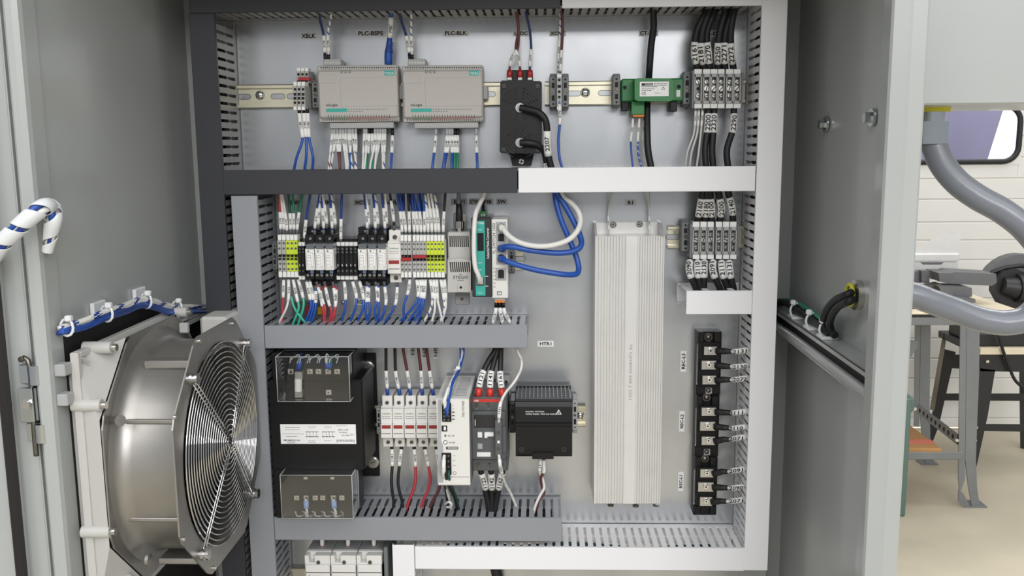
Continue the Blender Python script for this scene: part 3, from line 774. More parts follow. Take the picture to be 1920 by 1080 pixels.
wire('black cable from the upper stud of the black power module, sleeve reading 2207', 'heavy cables of the black power module', [(975, 202, 52), (990, 205, 55), (1008, 210, 58), (1021, 222, 58), (1025.5, 240, 56), (1026, 270, 54), (1029, 295, 52), (1035, 320, 50), (1036, 335, 50)], 5.1, 'black_rubber', (.46, .74), '2207', rs=5.9, name='power_cable', cat='cable', th=6.6)
wire('black cable from the lower stud of the black power module', 'heavy cables of the black power module', [(975, 267.5, 52), (992, 268, 54), (1008, 272, 50), (1019, 282, 44), (1024, 300, 42), (1027, 320, 42), (1027, 335, 44)], 5.1, 'black_rubber', (.72, .92), '2917', rs=5.7, name='power_cable', cat='cable', th=6)
# --- two clamps with one terminal between
clamp(1037, 172, 'grey end clamp left of the single terminal in the top row', 13, 68, 34)
clamp(1060, 172, 'grey end clamp right of the single terminal in the top row', 13, 68, 34)
t = thing('terminal_block', 'single narrow grey terminal held between two end clamps', 'terminal', (un(1048.5, 205, 40).x, 0, un(1048.5, 205, 40).z))
q = MB(); q.pbox(1043.8, 136, 1053.6, 206, 8, 46, .8); part('terminal_body', q, 'light_grey_plastic', t)
q = MB(); q.pbox(1044.3, 139, 1053, 145, 44, 47, .4); q.pbox(1044.3, 200, 1053, 206, 44, 47, .4); part('marker_tag', q, 'sleeve_white', t)
holes(t, [(1045.5, 159, 1051.8, 165), (1048.6, 150, 2.6), (1048.6, 172, 2.6), (1048.6, 182, 2.6)], 46)
wire('dark red wire entering the single terminal from above', 'wires of the single terminal', [(1050, 140, 44), (1051, 125, 46), (1053, 95, 48), (1055, 60, 50), (1054, 35, 54), (1051, 10, 60)], 1.9, 'wire_dark_red', (.05, .36), 'ANN1', rs=2.6)
wire('white blue-striped wire entering the single terminal from above', 'wires of the single terminal', [(1047, 140, 40), (1047, 120, 42), (1048, 95, 44), (1050, 60, 46), (1051, 30, 50), (1048, 5, 58)], 1.9, 'wire_white', (.18, .5), '2221', stripe='wire_navy', rs=2.5)
wire('blue wire leaving the single terminal downwards', 'wires of the single terminal', [(1049, 188, 44), (1049, 205, 46), (1050, 228, 48), (1047, 262, 50), (1049, 295, 52), (1055, 317, 54), (1058, 335, 54)], 2, 'wire_blue', (.05, .31), '2170', rs=2.8)
# --- green module with a cable passing through
clamp(1156, 170, 'grey end clamp left of the green module', 14, 64, 34)
clamp(1288.5, 167, 'grey end clamp between the green module and the power terminals', 15, 66, 34)
D = 58
t = thing('current_transducer', 'green current sensing module with white label and black cable through it', 'sensor', (un(1222, 208, D).x, 0, un(1222, 208, D).z))
q = MB(); q.pbox(1165, 147, 1283, 190, 10, 30, 2); part('base_wing', q, 'ct_green', t)
q = MB(); q.pprism([(1190, 148), (1196, 146.5), (1256, 147), (1262, 150), (1263, 186), (1256, 190), (1196, 189.5), (1190, 186)], 28, D); part('front_cover', q, 'ct_green', t)
holes(t, [(1171.5, 164, 3.6), (1273, 162.5, 3.8)], 30, 'screw_recess')
k = bez(t, 'rating_label', [(1199.5, 153, 1254, 180.5, D-.4, D+.2, .1)], 'label_white')
def small_rows(parent, rows, D, m='grey_ink'):
    q = MB()
    for x0, x1, y, h in rows:
        x = x0
        while x < x1:
            w_ = min(random.uniform(2.5, 6), x1-x); q.pbox(x, y, x+w_, y+h, D, D+.08, 0); x += w_+1
    part('small_print', q, m, parent, kind='stuff')
small_rows(k, [(1226, 1251, 156, 1.2), (1226, 1251, 159, 1.2), (1203, 1232, 162, 1.2), (1203, 1228, 166, 1), (1203, 1222, 169, 1), (1228, 1238, 174, 1)], D+.3)
q = MB(); q.pbox(1203, 156, 1224, 160.5, D+.2, D+.3, 0); b = part('brand_mark', q, 'ink', k); lettering('PHOENIX', 1216, 158.3, 2.6, D+.35, 'label_white', b, wpx=13)
lettering('CE', 1207, 175, 5.2, D+.3, 'ink', k, wpx=8); q = MB(); q.pprism([(1240, 168), (1243.5, 161.5), (1247, 168)], D+.1, D+.28, 0); q.pprism([(1241.3, 167.3), (1243.5, 163.2), (1245.7, 167.3)], D+.1, D+.34, 1); part('warning_mark', q, ['ink', 'label_white'], k)
q = MB(); q.pbox(1268, 169, 1275.5, 181.5, 29, 30.5, .2); part('white_tag', q, 'label_white', t)
q = MB(); q.pbox(1166, 189.5, 1179, 208, 8, 24, .8); q.pbox(1256, 189.5, 1270, 209, 8, 24, .8); part('black_foot', q, 'black_plastic', t)
q = MB(); q.pbox(1184, 190, 1208.5, 215, 10, 40, .8); k = part('plug_block', q, 'ct_green', t, 'green plug-in connector underneath')
q = MB(); q.pbox(1187, 214, 1208, 219, 16, 38, .5); part('plug_lever', q, 'orange', k)
for i, (x, y, yb) in enumerate(((1187, 1183, 262), (1199, 1196, 262), (1207, 1206, 245))):
    if i < 2: wire('thin blue wire, %s one under the green module plug' % ('left', 'right')[i], 'thin wires under the green module', [(x, 218, 28), (x-1, 235, 32), (y, 262, 40), (y+1, 290, 48), (y+4+3*i, 314, 52), (y+6+3*i, 335, 52)], 1.5, 'wire_blue', (.03, .42), '2220', rs=1.9, stripe='wire_grey' if i else None)
    else: wire('thin grey wire behind the black cable under the green module', 'thin wires under the green module', [(x, 218, 20), (x, 240, 26), (y, 275, 40), (1213, 314, 48), (1214, 335, 48)], 1.4, 'wire_grey', (.03, .4), '2240', rs=1.8)
wire('black power cable passing down through the green module', 'heavy cables of the top row', [(1228, 5, 60), (1225, 22, 54), (1225.5, 50, 46), (1221, 85, 40), (1218, 125, 34), (1216, 160, 22), (1213.5, 195, 26), (1213.5, 240, 40), (1215, 280, 48), (1221, 314, 52), (1225, 335, 54)], 5.0, 'black_rubber', name='power_cable', cat='cable', n=12)
# --- six power terminals at the right end
def power_terminal(x0, x1, y0, y1, y2, y3, i, n, where, group, D=56):
    """y0..y1 upper tag, y1..y2 open screw well, y2..y3 lower tag"""
    w = x1-x0; xm = (x0+x1)/2
    t = thing('power_terminal', 'grey screw power terminal, %s of %s %s' % (nth(i, n), 'six', where), 'terminal', (un(xm, y3, D).x, 0, un(xm, y3, D).z), group)
    q = MB(); q.pbox(x0, y1-1, x0+w*.17, y2+1, 8, D, .3); q.pbox(x1-w*.17, y1-1, x1, y2+1, 8, D, .3)
    q.pbox(x0, y1-1, x1, y1+5, 8, D, .3); q.pbox(x0, y2-4, x1, y2+1, 8, D, .3); q.pbox(x0, y1, x1, y2, 8, 44, .3)
    q.pbox(x0, y0+1, x1, y1, 8, D-3, .3); q.pbox(x0, y2, x1, y3-1, 8, D-3, .3)
    part('terminal_body', q, 'light_grey_plastic', t)
    q = MB(); q.pbox(x0+.4, y0, x1-.4, y1-.6, D-10, D-1.5, .6); u = part('marker_tag', q, 'sleeve_white', t)
    q = MB(); q.pbox(x0+.4, y2+.8, x1-.4, y3, D-10, D-1.5, .6); v = part('marker_tag', q, 'sleeve_white', t)
    holes(t, [(x0+w*.2, y1+5, x1-w*.2, y2-4)], 44.1, 'screw_well', 'dark_steel')
    ym = (y1+y2)/2; d = (y2-y1)*.24
    screws(t, [(xm, ym-d, w*.29), (xm, ym+d, w*.29)], 46, 'zinc')
    return t, xm, ym
XS = [(1301.5, 1316.5), (1318, 1332), (1332.3, 1345.5), (1345.8, 1359), (1361, 1375), (1375.3, 1389.5)]
for i, (a, b) in enumerate(XS):
    t, xm, ym = power_terminal(a, b, 129.5, 139.5, 193, 203, i, 6, 'ending the top row', 'power terminals of the top row')
    if i: screws(t, [(xm, 166, 5.4)], 50, 'zinc')
    else: holes(t, [(xm, 166, 2.5)], 46)
q = MB(); q.pbox(1297.5, 133, 1301.3, 203, 8, 54, .6); q.pbox(1389.8, 136, 1393.5, 202, 8, 54, .6); solo('end_cover', q, 'clamp_grey', 'grey end plates closing the top right power terminals', 'end plate')
for i, (x, lab, pts) in enumerate(((1309, '2161', [(1302, 100), (1306, 60), (1322, 25), (1333, 2)]), (1322, '2181', [(1314, 100), (1317, 60), (1328, 25), (1338, 2)]), (1331, '2270', [(1328, 100), (1325, 62), (1338, 25), (1346, 2)]), (1347, '2250', [(1346, 100), (1349, 62), (1358, 28), (1362, 2)]), (1360, '2271', [(1358, 100), (1360, 62), (1370, 28), (1376, 2)]), (1376, '2272', [(1371, 100), (1370, 62), (1375, 28), (1384, 2)]))):
    P = [(x, 134, 40), ((x+pts[0][0])/2, 118, 44)]+[(a, b, 48+6*(k > 0)+3*(i % 2)) for k, (a, b) in enumerate(pts)]
    wire('thick black cable marked %s, %s above the top right terminals' % (lab, nth(i, 6)), 'black cables above the top right terminals', P, 5.2, 'black_rubber', (.12, .42), lab, rs=5.5, sm='sleeve_white', name='power_cable', cat='cable', th=7.4, n=10)
for i, (x, lab, xe) in enumerate(((1328, '2200', 1323), (1339, '2320', 1336), (1376, '2290', 1364))):
    wire('thick black cable marked %s, %s below the top right terminals' % (lab, nth(i, 3)), 'black cables below the top right terminals', [(x, 198, 42), (x, 212, 46), (x-1, 240, 50), (xe-1, 280, 54), (xe+1, 314, 56), (xe+2, 335, 56)], 5.0, 'black_rubber', (.12, .38), lab, rs=5.4, name='power_cable', cat='cable', th=7.2, n=10)
for i, (x, xe) in enumerate(((1304, 1285), (1310, 1293), (1317, 1306))):
    wire('thin pale grey wire, %s of three below the top right terminals' % nth(i, 3), 'thin pale wires below the top right terminals', [(x, 198, 40), (x, 215, 42), (x-3, 250, 44), (xe+4, 285, 48), (xe, 314, 50), (xe-2, 335, 50)], 1.7, 'wire_grey', (.06, .28), '2161', rs=2.0)
# ================================================================ middle row
mat('thermostat_grey', 'b9b8b3', .5)
mat('lever_grey', '6d7175', .2)
rail('long zinc rail behind the relay row', 512, 980, 745, 487, (972,), ())
r3 = rail('short zinc rail stub stamped 50 left of the lower power terminals', 1252, 1400, 1325, 444.5, (1262,), ())
lettering('50', 1266, 436, 6, 2.2, 'contactor_grey', r3, name='stamp')
for s, a, b, c, d in (('XGND', 537, 374, 563, 385), ('XENT', 599, 374, 628, 385), ('XCTR', 663, 374, 694, 385), ('F-BVL', 716, 374, 750, 385), ('X24', 780, 374, 806, 385), ('ELV1', 846, 372, 876, 384), ('GTW', 879, 372, 898, 384), ('FIB', 905, 372, 925, 384), ('SW', 930, 372, 952, 384), ('R1', 1171, 374, 1193, 386), ('XREC', 1330, 371, 1360, 382), ('XGN', 664, 560, 690, 572)):
    plate_label(s, a, b, c, d)
def small_terminal(x, w, y, color, label, group, D=58, dx=0):
    """x left px, w px wide; y = (tag top, body top, gap top, gap bottom, body bottom, tag bottom)"""
    yt, y1, y2, y3, y4, yb = y
    t = thing('terminal_block', label, 'terminal', (un(x+w/2, yb, D).x, 0, un(x+w/2, yb, D).z), group)
    m = 'terminal_yellow' if color == 'y' else 'terminal_grey'
    q = MB(); q.pbox(x, y1, x+w, y2, 8, D, .4); q.pbox(x+dx, y3, x+w+dx, y4, 8, D, .4); q.pbox(x+dx/2, y2-1, x+w+dx/2, y3+1, 8, D-9, .3)
    part('terminal_body', q, m, t)
    q = MB(); q.pbox(x+.3, yt, x+w-.3, y1-.3, D-16, D+.5, .5); q.pbox(x+.3+dx, y4+.3, x+w-.3+dx, yb, D-16, D+.5, .5); part('marker_tag', q, 'sleeve_white', t)
    a = (y2-y1); b = (y4-y3); xm = x+w/2
    holes(t, [(xm, y1+a*.2, w*.33), (xm, y1+a*.58, w*.33), (xm+dx, y3+b*.3, w*.33), (xm+dx, y3+b*.78, w*.33)], D, 'wire_hole', 'contactor_grey')
    holes(t, [(x+dx/2+w*.12, y2+.5, x+dx/2+w*.88, (y2+y3)/2-.5), (x+dx/2+w*.12, (y2+y3)/2+.8, x+dx/2+w*.88, y3-.5)], D-9, 'bridge_slot')
    return t
YA = (440.5, 451, 477, 488.5, 509, 520)
for i, x in enumerate((520.3, 528.2, 536, 543.3, 550.6)):
    small_terminal(x, 7.2, YA, 'y' if i > 1 else 'g', '%s spring terminal, %s of five starting the relay row' % ('yellow-green' if i > 1 else 'grey', nth(i, 5)), 'five terminals at the left end of the relay row', dx=1.5)
clamp(515, 481, 'grey end clamp at the left end of the relay row', 10, 58, 32)
def slim_relay(x, w, label):
    D = 60
    t = thing('slim_socket', label, 'relay socket', (un(x+w/2, 522, D).x, 0, un(x+w/2, 522, D).z), 'slim black sockets in the relay row')
    q = MB(); q.pbox(x, 462, x+w, 517, 8, D, .4); q.pbox(x, 476, x+w, 500, D-1, D+8, .5); q.pbox(x, 448, x+w, 462, 8, D-18, .4); part('socket_body', q, 'black_plastic', t)
    q = MB(); q.pbox(x+.3, 454.5, x+w-.3, 463.5, D-20, D-8, .4); q.pbox(x+.5, 516, x+w-.2, 524.5, D-20, D-4, .4); part('marker_tag', q, 'sleeve_white', t)
    holes(t, [(x+w*.3, 495, x+w*.55, 500)], D+8, 'light_slot', 'light_grey_plastic')
    holes(t, [(x+w/2, 467, w*.28), (x+w/2, 473, w*.28), (x+w/2, 508, w*.28)], D, 'wire_hole', 'contactor_grey')
for i in range(2): slim_relay(559.5+i*6, 5.8, 'slim black socket, %s of two left of the left white relay bank' % ('left' if i == 0 else 'right'))
for i in range(5): slim_relay(630.5+i*8, 7.6, 'slim black socket with white tag, %s of five between the relay banks' % nth(i, 5))
def relay(x, i, bank):
    D = 62; w = 17.8
    t = thing('plug_in_relay', 'white relay in a black socket, %s of three in the %s bank' % (nth(i, 3), bank), 'relay', (un(x+w/2, 535, D).x, 0, un(x+w/2, 535, D).z), 'white plug-in relays')
    q = MB(); q.pbox(x, 440, x+w, 457, 8, 50, .6); q.pbox(x+1, 426, x+w+2.5, 441, 8, 36, .6); q.pbox(x, 456, x+w, 508, 8, 44, .4); q.pbox(x-.3, 507, x+w-.6, 524, 8, 52, .6); q.pbox(x+1.5, 522, x+w+1.5, 536, 8, 36, .6)
    part('socket', q, 'black_plastic', t)
    q = MB(); q.pbox(x+.6, 466, x+w-.6, 507, 30, 82, .9); b = part('relay_case', q, 'relay_white', t)
    q = MB(); q.pbox(x+2.2, 474, x+w-2.2, 504.5, 81.5, 82.2, .2, 1); q.pbox(x+2.9, 475, x+w-2.9, 503.8, 82, 82.4, .1); q.pbox(x+3.4, 479, x+w-6.3, 501, 82.2, 82.5, .1, 1); q.pbox(x+4.1, 480, x+w-7, 500.2, 82.4, 82.7, .1); q.pbox(x+w-5.2, 499, x+w-3.6, 502, 82.3, 82.6, 0, 1); part('relay_face', q, ['sleeve_white', 'light_grey_plastic'], b)
    small_rows(b, [(x+4.8, x+w-7.5, 483, .7), (x+4.8, x+w-7.5, 489, .7), (x+4.8, x+w-7.5, 495, .7)], 82.8)
    q = MB(); q.pdisc(x+w*.33, 471, 1.6, 82, 82.4, 10); part('flag_window', q, 'contactor_grey', b)
    q = MB(); q.pbox(x+.6, 458, x+w-.6, 465.5, 40, 76, 1.5); q.pbox(x+2, 463, x+w-2, 467.5, 60, 83, .8); part('retaining_lever', q, 'lever_grey', t)
    screws(t, [(x+w*.55, 447.5, 2.7)], 50, 'screw_metal'); screws(t, [(x+w*.8, 433.5, 2.4)], 36, 'screw_metal')
    screws(t, [(x+w*.28, 516, 2.9), (x+w*.74, 516, 2.9)], 52, 'screw_metal')
    q = MB(); q.pbox(x+w*.56, 507.5, x+w*.92, 512.5, 50, 53, .3); part('release_tab', q, 'clear_blue', t)
for i in range(3): relay(572+i*18.1, i, 'left')
for i in range(3): relay(670.5+i*18.1, i, 'right')
def fuse_holder(x, y0, label, group, w=22, h=96, dark=False):
    """x left px, y0 top px; finger-safe fuse holder with drop-down drawer and red window"""
    D = 56; k = h/96
    t = thing('fuse_holder', label, 'fuse holder', (un(x+w/2, y0+h, D).x, 0, un(x+w/2, y0+h, D).z), group)
    q = MB(); q.pbox(x+w*.13, y0, x+w*.99, y0+27*k, 8, D-8, .8); q.pbox(x+w*.2, y0+78*k, x+w*1.04, y0+h, 8, D-8, .8); q.pbox(x+w*.06, y0+20*k, x+w, y0+80*k, 8, D-4, .6)
    part('holder_body', q, 'cream_plastic', t)
    q = MB(); q.pbox(x, y0+25*k, x+w*.97, y0+53*k, 30, D+6, .8); q.pbox(x+w*.02, y0+53.5*k, x+w*.97, y0+80*k, 30, D+10, .8)
    b = part('fuse_drawer', q, 'white_plastic', t)
    q = MB(); q.pbox(x+w*.1, y0+55.5*k, x+w*.86, y0+62*k, D+9, D+10.4, .2); part('indicator_window', q, 'dark_red', b)
    q = MB(); q.pbox(x+w*.1, y0+70.5*k, x+w*.88, y0+71.6*k, D+9.9, D+10.1, 0); part('drawer_line', q, 'ink', b)
    lettering('Littelfuse', x+w*.48, y0+33.5*k, 3.2, D+6.1, 'ct_green', b, wpx=w*.66)
    small_rows(b, [(x+w*.14, x+w*.84, y0+38.5*k, .9), (x+w*.14, x+w*.84, y0+42*k, .9)], D+6.1)
    screws(t, [(x+w*.54, y0+13.5*k, w*.18, random.choice((30, 60, 120))), (x+w*.63, y0+87.5*k, w*.18, random.choice((20, 80, 140)))], D-8, 'dark_steel')
    return t
fuse_holder(726, 431, 'white fuse holder with red window right of the right relay bank', 'white fuse holders', 26, 99)
YB = (441, 452.5, 478, 490, 510, 520.5)
cx = (753.6, 760.5, 767.5, 776.4, 783.1, 789.6, 796, 802.9, 809.8, 816.6, 823.2, 829.9)
for i, c in enumerate(cx):
    small_terminal(c-3.2, 6.4, YB, 'y' if i > 6 else 'g', '%s spring terminal, %s of twelve left of the grey thermostat' % ('yellow-green' if i > 6 else 'grey', nth(i, 12)), 'twelve terminals left of the thermostat', dx=.8)
q = MB(); q.pbox(752, 483.5, 770.5, 489.5, 40, 60, .5); solo('jumper_bridge', q, 'pin_red', 'red jumper spanning three grey terminals beside the fuse holder', 'jumper')
q = MB(); q.pbox(774, 478.5, 799, 484.5, 40, 60, .5); solo('jumper_bridge', q, 'pin_red', 'longer red jumper spanning four grey terminals in the middle row', 'jumper')
q = MB(); q.pbox(771.2, 446, 772.8, 515, 8, 57, .3); q.pbox(833.7, 450, 836.5, 514, 8, 57, .4); solo('end_cover', q, 'light_grey_plastic', 'grey partition plates in the twelve-terminal row', 'end plate')
# --- grey thermostat with round plug on top
D = 52
t = thing('thermostat', 'light grey vented thermostat housing with a black plug on top', 'thermostat', (un(861, 571, D).x, 0, un(861, 571, D).z))
q = MB(); q.pbox(839.5, 435, 882.5, 488, 8, D-6, 1.6); q.pbox(839, 484, 883, 549, 8, D-4, 1.6)
q.pprism([(839, 489)]+[(839+44*k/8, 489-5*math.sin(math.pi*k/8)) for k in range(1, 8)]+[(883, 489), (883, 548), (839.5, 548)], 20, D); part('housing', q, 'thermostat_grey', t)
q = MB()
for i in range(10): q.pprism([(842.5+i*3.75, 442), (844.7+i*3.75, 442), (845.4+i*3.75, 463), (843.2+i*3.75, 463)], D-8, D-5.9)
for i in range(10): q.pprism([(842.8+i*3.85, 491), (845+i*3.85, 491), (847+i*3.85, 510), (844.8+i*3.85, 510)], D-2, D+.1)
part('vent_slot', q, 'hole_black', t, kind='stuff')
lettering('STEGO', 863.5, 520, 6, D, 'contactor_grey', t, wpx=29, bold=.03)
q = MB(); q.pprism([(861, 516), (863.5, 512.5), (866, 516), (864.8, 516), (863.5, 514.2), (862.2, 516)], D-.2, D+.1); q.pbox(857.5, 525, 870, 526, D-.2, D+.1, 0); part('brand_mark', q, 'contactor_grey', t)
q = MB(); q.pbox(857, 533, 871, 548, D-1, D+.8, .6); k = part('screw_boss', q, 'thermostat_grey', t); holes(k, [(864, 539, 2.6)], D+.8, 'screw_recess')
q = MB(); q.pbox(853.5, 548, 880, 571, 2, 5, 1); k = part('mounting_tab', q, 'thermostat_grey', t); screws(k, [(866, 561, 3)], 5, 'dark_steel')
q = MB(); q.pbox(850, 400, 874, 436, 2, 6, 1); part('rear_plate', q, 'thermostat_grey', t)
a, b, c2, d, e2 = un(862, 436, 34), un(862, 429, 34), un(862, 414, 35), un(861, 412, 36), un(860, 381, 38)
q = MB(); q.cyl(b, c2, 7.2, n=12); q.cyl(a, b, 6, n=12)
for i in range(8):
    an = i*math.pi/4; q.cyl(b+Vector((7*math.cos(an), 7*math.sin(an), 1)), c2+Vector((7*math.cos(an), 7*math.sin(an), -1)), 1, n=5)
part('coupling_nut', q, 'steel', t)
q = MB(); q.tube([c2, d, un(861, 400, 37), e2], [5.5, 5.8, 5.4, 4.2], 12); part('plug', q, 'black_rubber', t)
wire('grey cable rising from the black thermostat plug', 'cables above the communication devices', [(860, 383, 38), (860, 372, 44), (861, 355, 54), (862, 335, 60)], 3.2, 'conduit_grey', name='control_cable', cat='cable')
# --- media converter
D = 66
t = thing('media_converter', 'slim black and teal network converter with a white cable', 'network device', (un(903, 557, D).x, 0, un(903, 557, D).z))
q = MB(); q.pbox(884.5, 408, 922, 557, 8, D, 1.2); part('case', q, 'contactor_grey' if False else 'soft_black', t)
q = MB(); q.pbox(891, 414, 909.5, 554.5, D-1, D+.6, .3); f = part('front_plate', q, 'teal', t)
q = MB(); q.pbox(893, 415, 908.5, 422, D+.5, D+.8, .1); k = part('brand_badge', q, 'sleeve_white' if False else 'teal', f); lettering('MOXA', 901, 418.5, 4.2, D+.9, 'sleeve_white', k, wpx=13, bold=.012)
holes(f, [(895, 437, 907, 470.5)], D+.6, 'port_opening', 'black_plastic')
holes(f, [(893, 519, 908.7, 536)], D+.6, 'port_opening', 'contactor_grey')
for s, y in (('PWR', 431), ('100M', 493), ('LINK', 506), ('MC-21', 549)): lettering(s, 900, y, 2.6, D+.6, 'sleeve_white', f, wpx=7)
lettering('Industrial Media Converter', 914.5, 456, 5, D+.05, 'sleeve_white', t, wpx=58, deg=90)
q = MB(); q.pbox(908.5, 517.5, 915.5, 518.5, D-.2, D+.2, 0); q.pbox(908.5, 536, 915.5, 537, D-.2, D+.2, 0); part('port_mark', q, 'sleeve_white', t)
q = MB(); q.pbox(900, 396, 911.5, 409, 14, 36, .8); k = part('power_plug', q, 'ct_green', t); holes(k, [(903, 403, 1.6), (908, 403, 1.6)], 36, 'screw_hole', 'screw_metal')
q = MB(); q.pbox(895, 520, 905, 533, D-4, D+9, 1); part('port_plug', q, 'white_plastic', t)
wire('white network cable curving down the front of the teal converter', 'network cables', [(900, 528, D+8), (897, 516, D+14), (891, 500, D+16), (888.5, 470, D+16), (889, 430, D+14), (892, 400, D+4), (899, 383, 60), (906, 368, 62), (910, 350, 64)], 3.6, 'wire_white', name='network_cable', cat='cable', n=10)
wire('thin dark wire entering the green plug of the teal converter', 'cables above the communication devices', [(906, 397, 26), (906, 388, 30), (906, 372, 44), (906, 350, 56)], 1.7, 'black_rubber', (.0, .2), None, rs=2.6, sm='black_rubber')
# --- white network switch
D = 62
t = thing('network_switch', 'slim white network switch with five ports and printed name', 'network device', (un(937, 559, D).x, 0, un(937, 559, D).z))
q = MB(); q.pbox(921.8, 411, 952, 559, 8, D, .8); part('case', q, 'white_plastic', t)
q = MB(); q.pbox(930, 416, 949, 496, D-.5, D+.7, .3); q.pbox(929, 502, 949.5, 526, D-.5, D+.7, .3); part('port_frame', q, 'light_grey_plastic', t)
for y0, y1 in ((418.5, 432), (437, 454), (458, 473.5), (476, 492.5), (504.5, 523.5)):
    q = MB(); q.pbox(932.5, y0, 946.5, y1, D+.2, D+1.3, .2); k = part('port', q, 'light_grey_plastic', t); holes(k, [(934, y0+2, 945, y1-1.5), (936.5, y0+.8, 942.5, y0+2.5)], D+1.3, 'port_opening')
lettering('FL SWITCH 1000', 926, 447, 5.6, D, 'ink', t, wpx=57, deg=90)
for i in range(6): lettering('X%d' % (i+1) if i < 5 else 'US', 927, 503+i*7, 2.6, D, 'ink', t, wpx=5)
q = MB(); q.pbox(932, 546.5, 940.5, 553.5, D-.2, D+.1, 0); k = part('brand_mark', q, 'ink', t); q = MB(); q.pbox(933.2, 547.8, 939.4, 552.2, D, D+.2, 0); part('mark_inset', q, 'label_white', k); lettering('P', 936.3, 550, 3, D+.25, 'ink', k)
q = MB(); q.pbox(927, 558, 947, 567, 30, 58, .5); k = part('plug_block', q, 'light_grey_plastic', t)
q = MB()
for i in range(3): q.pbox(928+i*6.3, 563, 933+i*6.3, 568, 50, 60, .3)
part('plug_lever', q, 'orange', k, kind='stuff')
for i, (x, xe) in enumerate(((930.5, 925), (937, 942), (943.3, 955))):
    wire('white wire with black ferrule, %s of three under the network switch' % nth(i, 3), 'white wires under the network switch', [(x, 566, 54), (x, 573, 54), ((x*2+xe)/3, 588, 54), (xe, 603, 56), (xe+(xe-x)*.3, 625, 56)], 2.2, 'wire_white', (.2, .75), ('0216', '0214', '0212')[i], ferr=(0, .17, 'black_plastic'), rs=3)
clamp(959, 490, 'grey end clamp right of the network switch', 13, 46, 30)
wire('blue patch cable in the third port, upper of the two loops', 'network cables', [(938, 466, D+1), (945, 464, D+14), (958, 462.5, D+22), (1000, 470, D+24), (1045, 474.5, D+20), (1075, 471, D+14), (1089, 461, D+8), (1088, 443, D), (1074, 412, 56), (1057, 382, 54), (1046, 364, 54), (1040, 345, 54)], 4.3, 'wire_blue', name='network_cable', cat='cable', ferr=(0, .055, 'wire_blue', 5.2), n=12)
wire('blue patch cable in the fourth port, lower of the two loops', 'network cables', [(938, 485, D+1), (944, 486, D+14), (955, 492, D+22), (1000, 505, D+26), (1045, 513, D+24), (1072, 515, D+16), (1084, 510, D+8), (1083, 490, D), (1070, 455, 58), (1053, 415, 56), (1044, 385, 54), (1041, 364, 52), (1040, 345, 52)], 4.3, 'wire_blue', name='network_cable', cat='cable', ferr=(0, .055, 'wire_blue', 5.2), n=12)
wire('white patch cable looping from the top port of the switch', 'network cables', [(938, 425, D+1), (944, 430, D+12), (955, 443, D+20), (975, 455, D+26), (1005, 461.5, D+30), (1035, 460, D+30), (1065, 450, D+26), (1083, 432, D+18), (1088.5, 412, D+8), (1083, 394, 62), (1070, 379, 56), (1056, 366, 54), (1048, 345, 54)], 4.1, 'wire_white', name='network_cable', cat='cable', ferr=(0, .05, 'white_plastic', 5.2), n=12)
# --- wires above the middle row
def ups(desc, group, rows, D0=46, De=58, ye=362, r=1.9, rs=2.5):
    n = len(rows)
    for i, (x, y, xt, m, sl, *st) in enumerate(rows):
        dy = y-ye
        col = {'wire_white': 'white', 'black_rubber': 'black'}.get(m, m[5:].replace('_', ' '))
        if st: col = 'striped'
        pts = [(x, y, D0), (x+(xt-x)*.06, y-dy*.22, D0+2), (x+(xt-x)*.45, y-dy*.6, D0+7), (xt, ye, De), (xt+(xt-x)*.1, ye-25, De+3)]
        wire('%s wire with white sleeve, %s of %d %s' % (col, nth(i, n), n, desc), group, pts, r, m, sl, random.choice(('0070', '2170', '2163', '1201', '2132', '2141', '2180')), ferr=(0, .1, 'contactor_grey'), stripe=st[0] if st else None, rs=rs, res=5)
B, Wt, NV = 'wire_blue', 'wire_white', 'wire_navy'
ups('above the five left terminals', 'wires above the five left terminals', [(526, 440, 523, 'wire_red', (.1, .42)), (532, 440, 526, Wt, (.1, .42)), (538, 440, 529, Wt, (.08, .4)), (545, 440, 541, 'wire_dark_green', (.1, .4)), (551, 440, 549, 'wire_green', (.1, .4)), (557, 441, 567, 'wire_green', (.1, .42))])
ups('above the left relay bank', 'wires above the left relay bank', [(571, 452, 582, NV, (.05, .35)), (590, 442, 600, NV, (.13, .5)), (597, 430, 601, Wt, (.1, .5), NV), (607, 441, 602, NV, (.13, .5)), (613, 428, 604, Wt, (.1, .5)), (623, 441, 618, NV, (.13, .5)), (629, 430, 621, Wt, (.1, .5), NV), (639, 454, 641, NV, (.05, .38))])
ups('above the right relay bank', 'wires above the right relay bank', [(689, 441, 683, NV, (.13, .48)), (692, 430, 686, Wt, (.1, .5)), (704, 441, 700, NV, (.13, .5)), (709, 429, 703, Wt, (.1, .5), NV), (722, 441, 716, NV, (.13, .5)), (725, 428, 722, Wt, (.1, .5)), (739, 432, 731, 'black_rubber', (.18, .6))])
ups('above the twelve spring terminals', 'wires above the twelve spring terminals', [(754, 443, 745, NV, (.08, .45)), (761, 443, 749, NV, (.08, .45)), (768, 443, 765, 'black_rubber', (.08, .45)), (776.5, 443, 772, NV, (.08, .45)), (783, 443, 776, NV, (.08, .45)), (789.5, 443, 783, B, (.08, .45)), (796, 443, 794, B, (.08, .45)), (803, 443, 797, Wt, (.08, .5), NV), (810, 443, 802, Wt, (.08, .5)), (817, 443, 808, Wt, (.08, .5)), (823, 443, 815, Wt, (.08, .5), NV), (831, 443, 835, 'black_rubber', (.08, .45))])
for i, (x0, x1) in enumerate(((752, 758), (757, 752), (768, 780), (775, 789), (787, 792))):
    wire('plain blue wire, %s of five behind the sleeved wires above the spring terminals' % nth(i, 5), 'plain blue wires above the spring terminals', [(x1, 440, 30), ((x0+x1)/2+2, 405, 36), (x0, 365, 48), (x0, 345, 52)], 1.9, 'wire_navy')
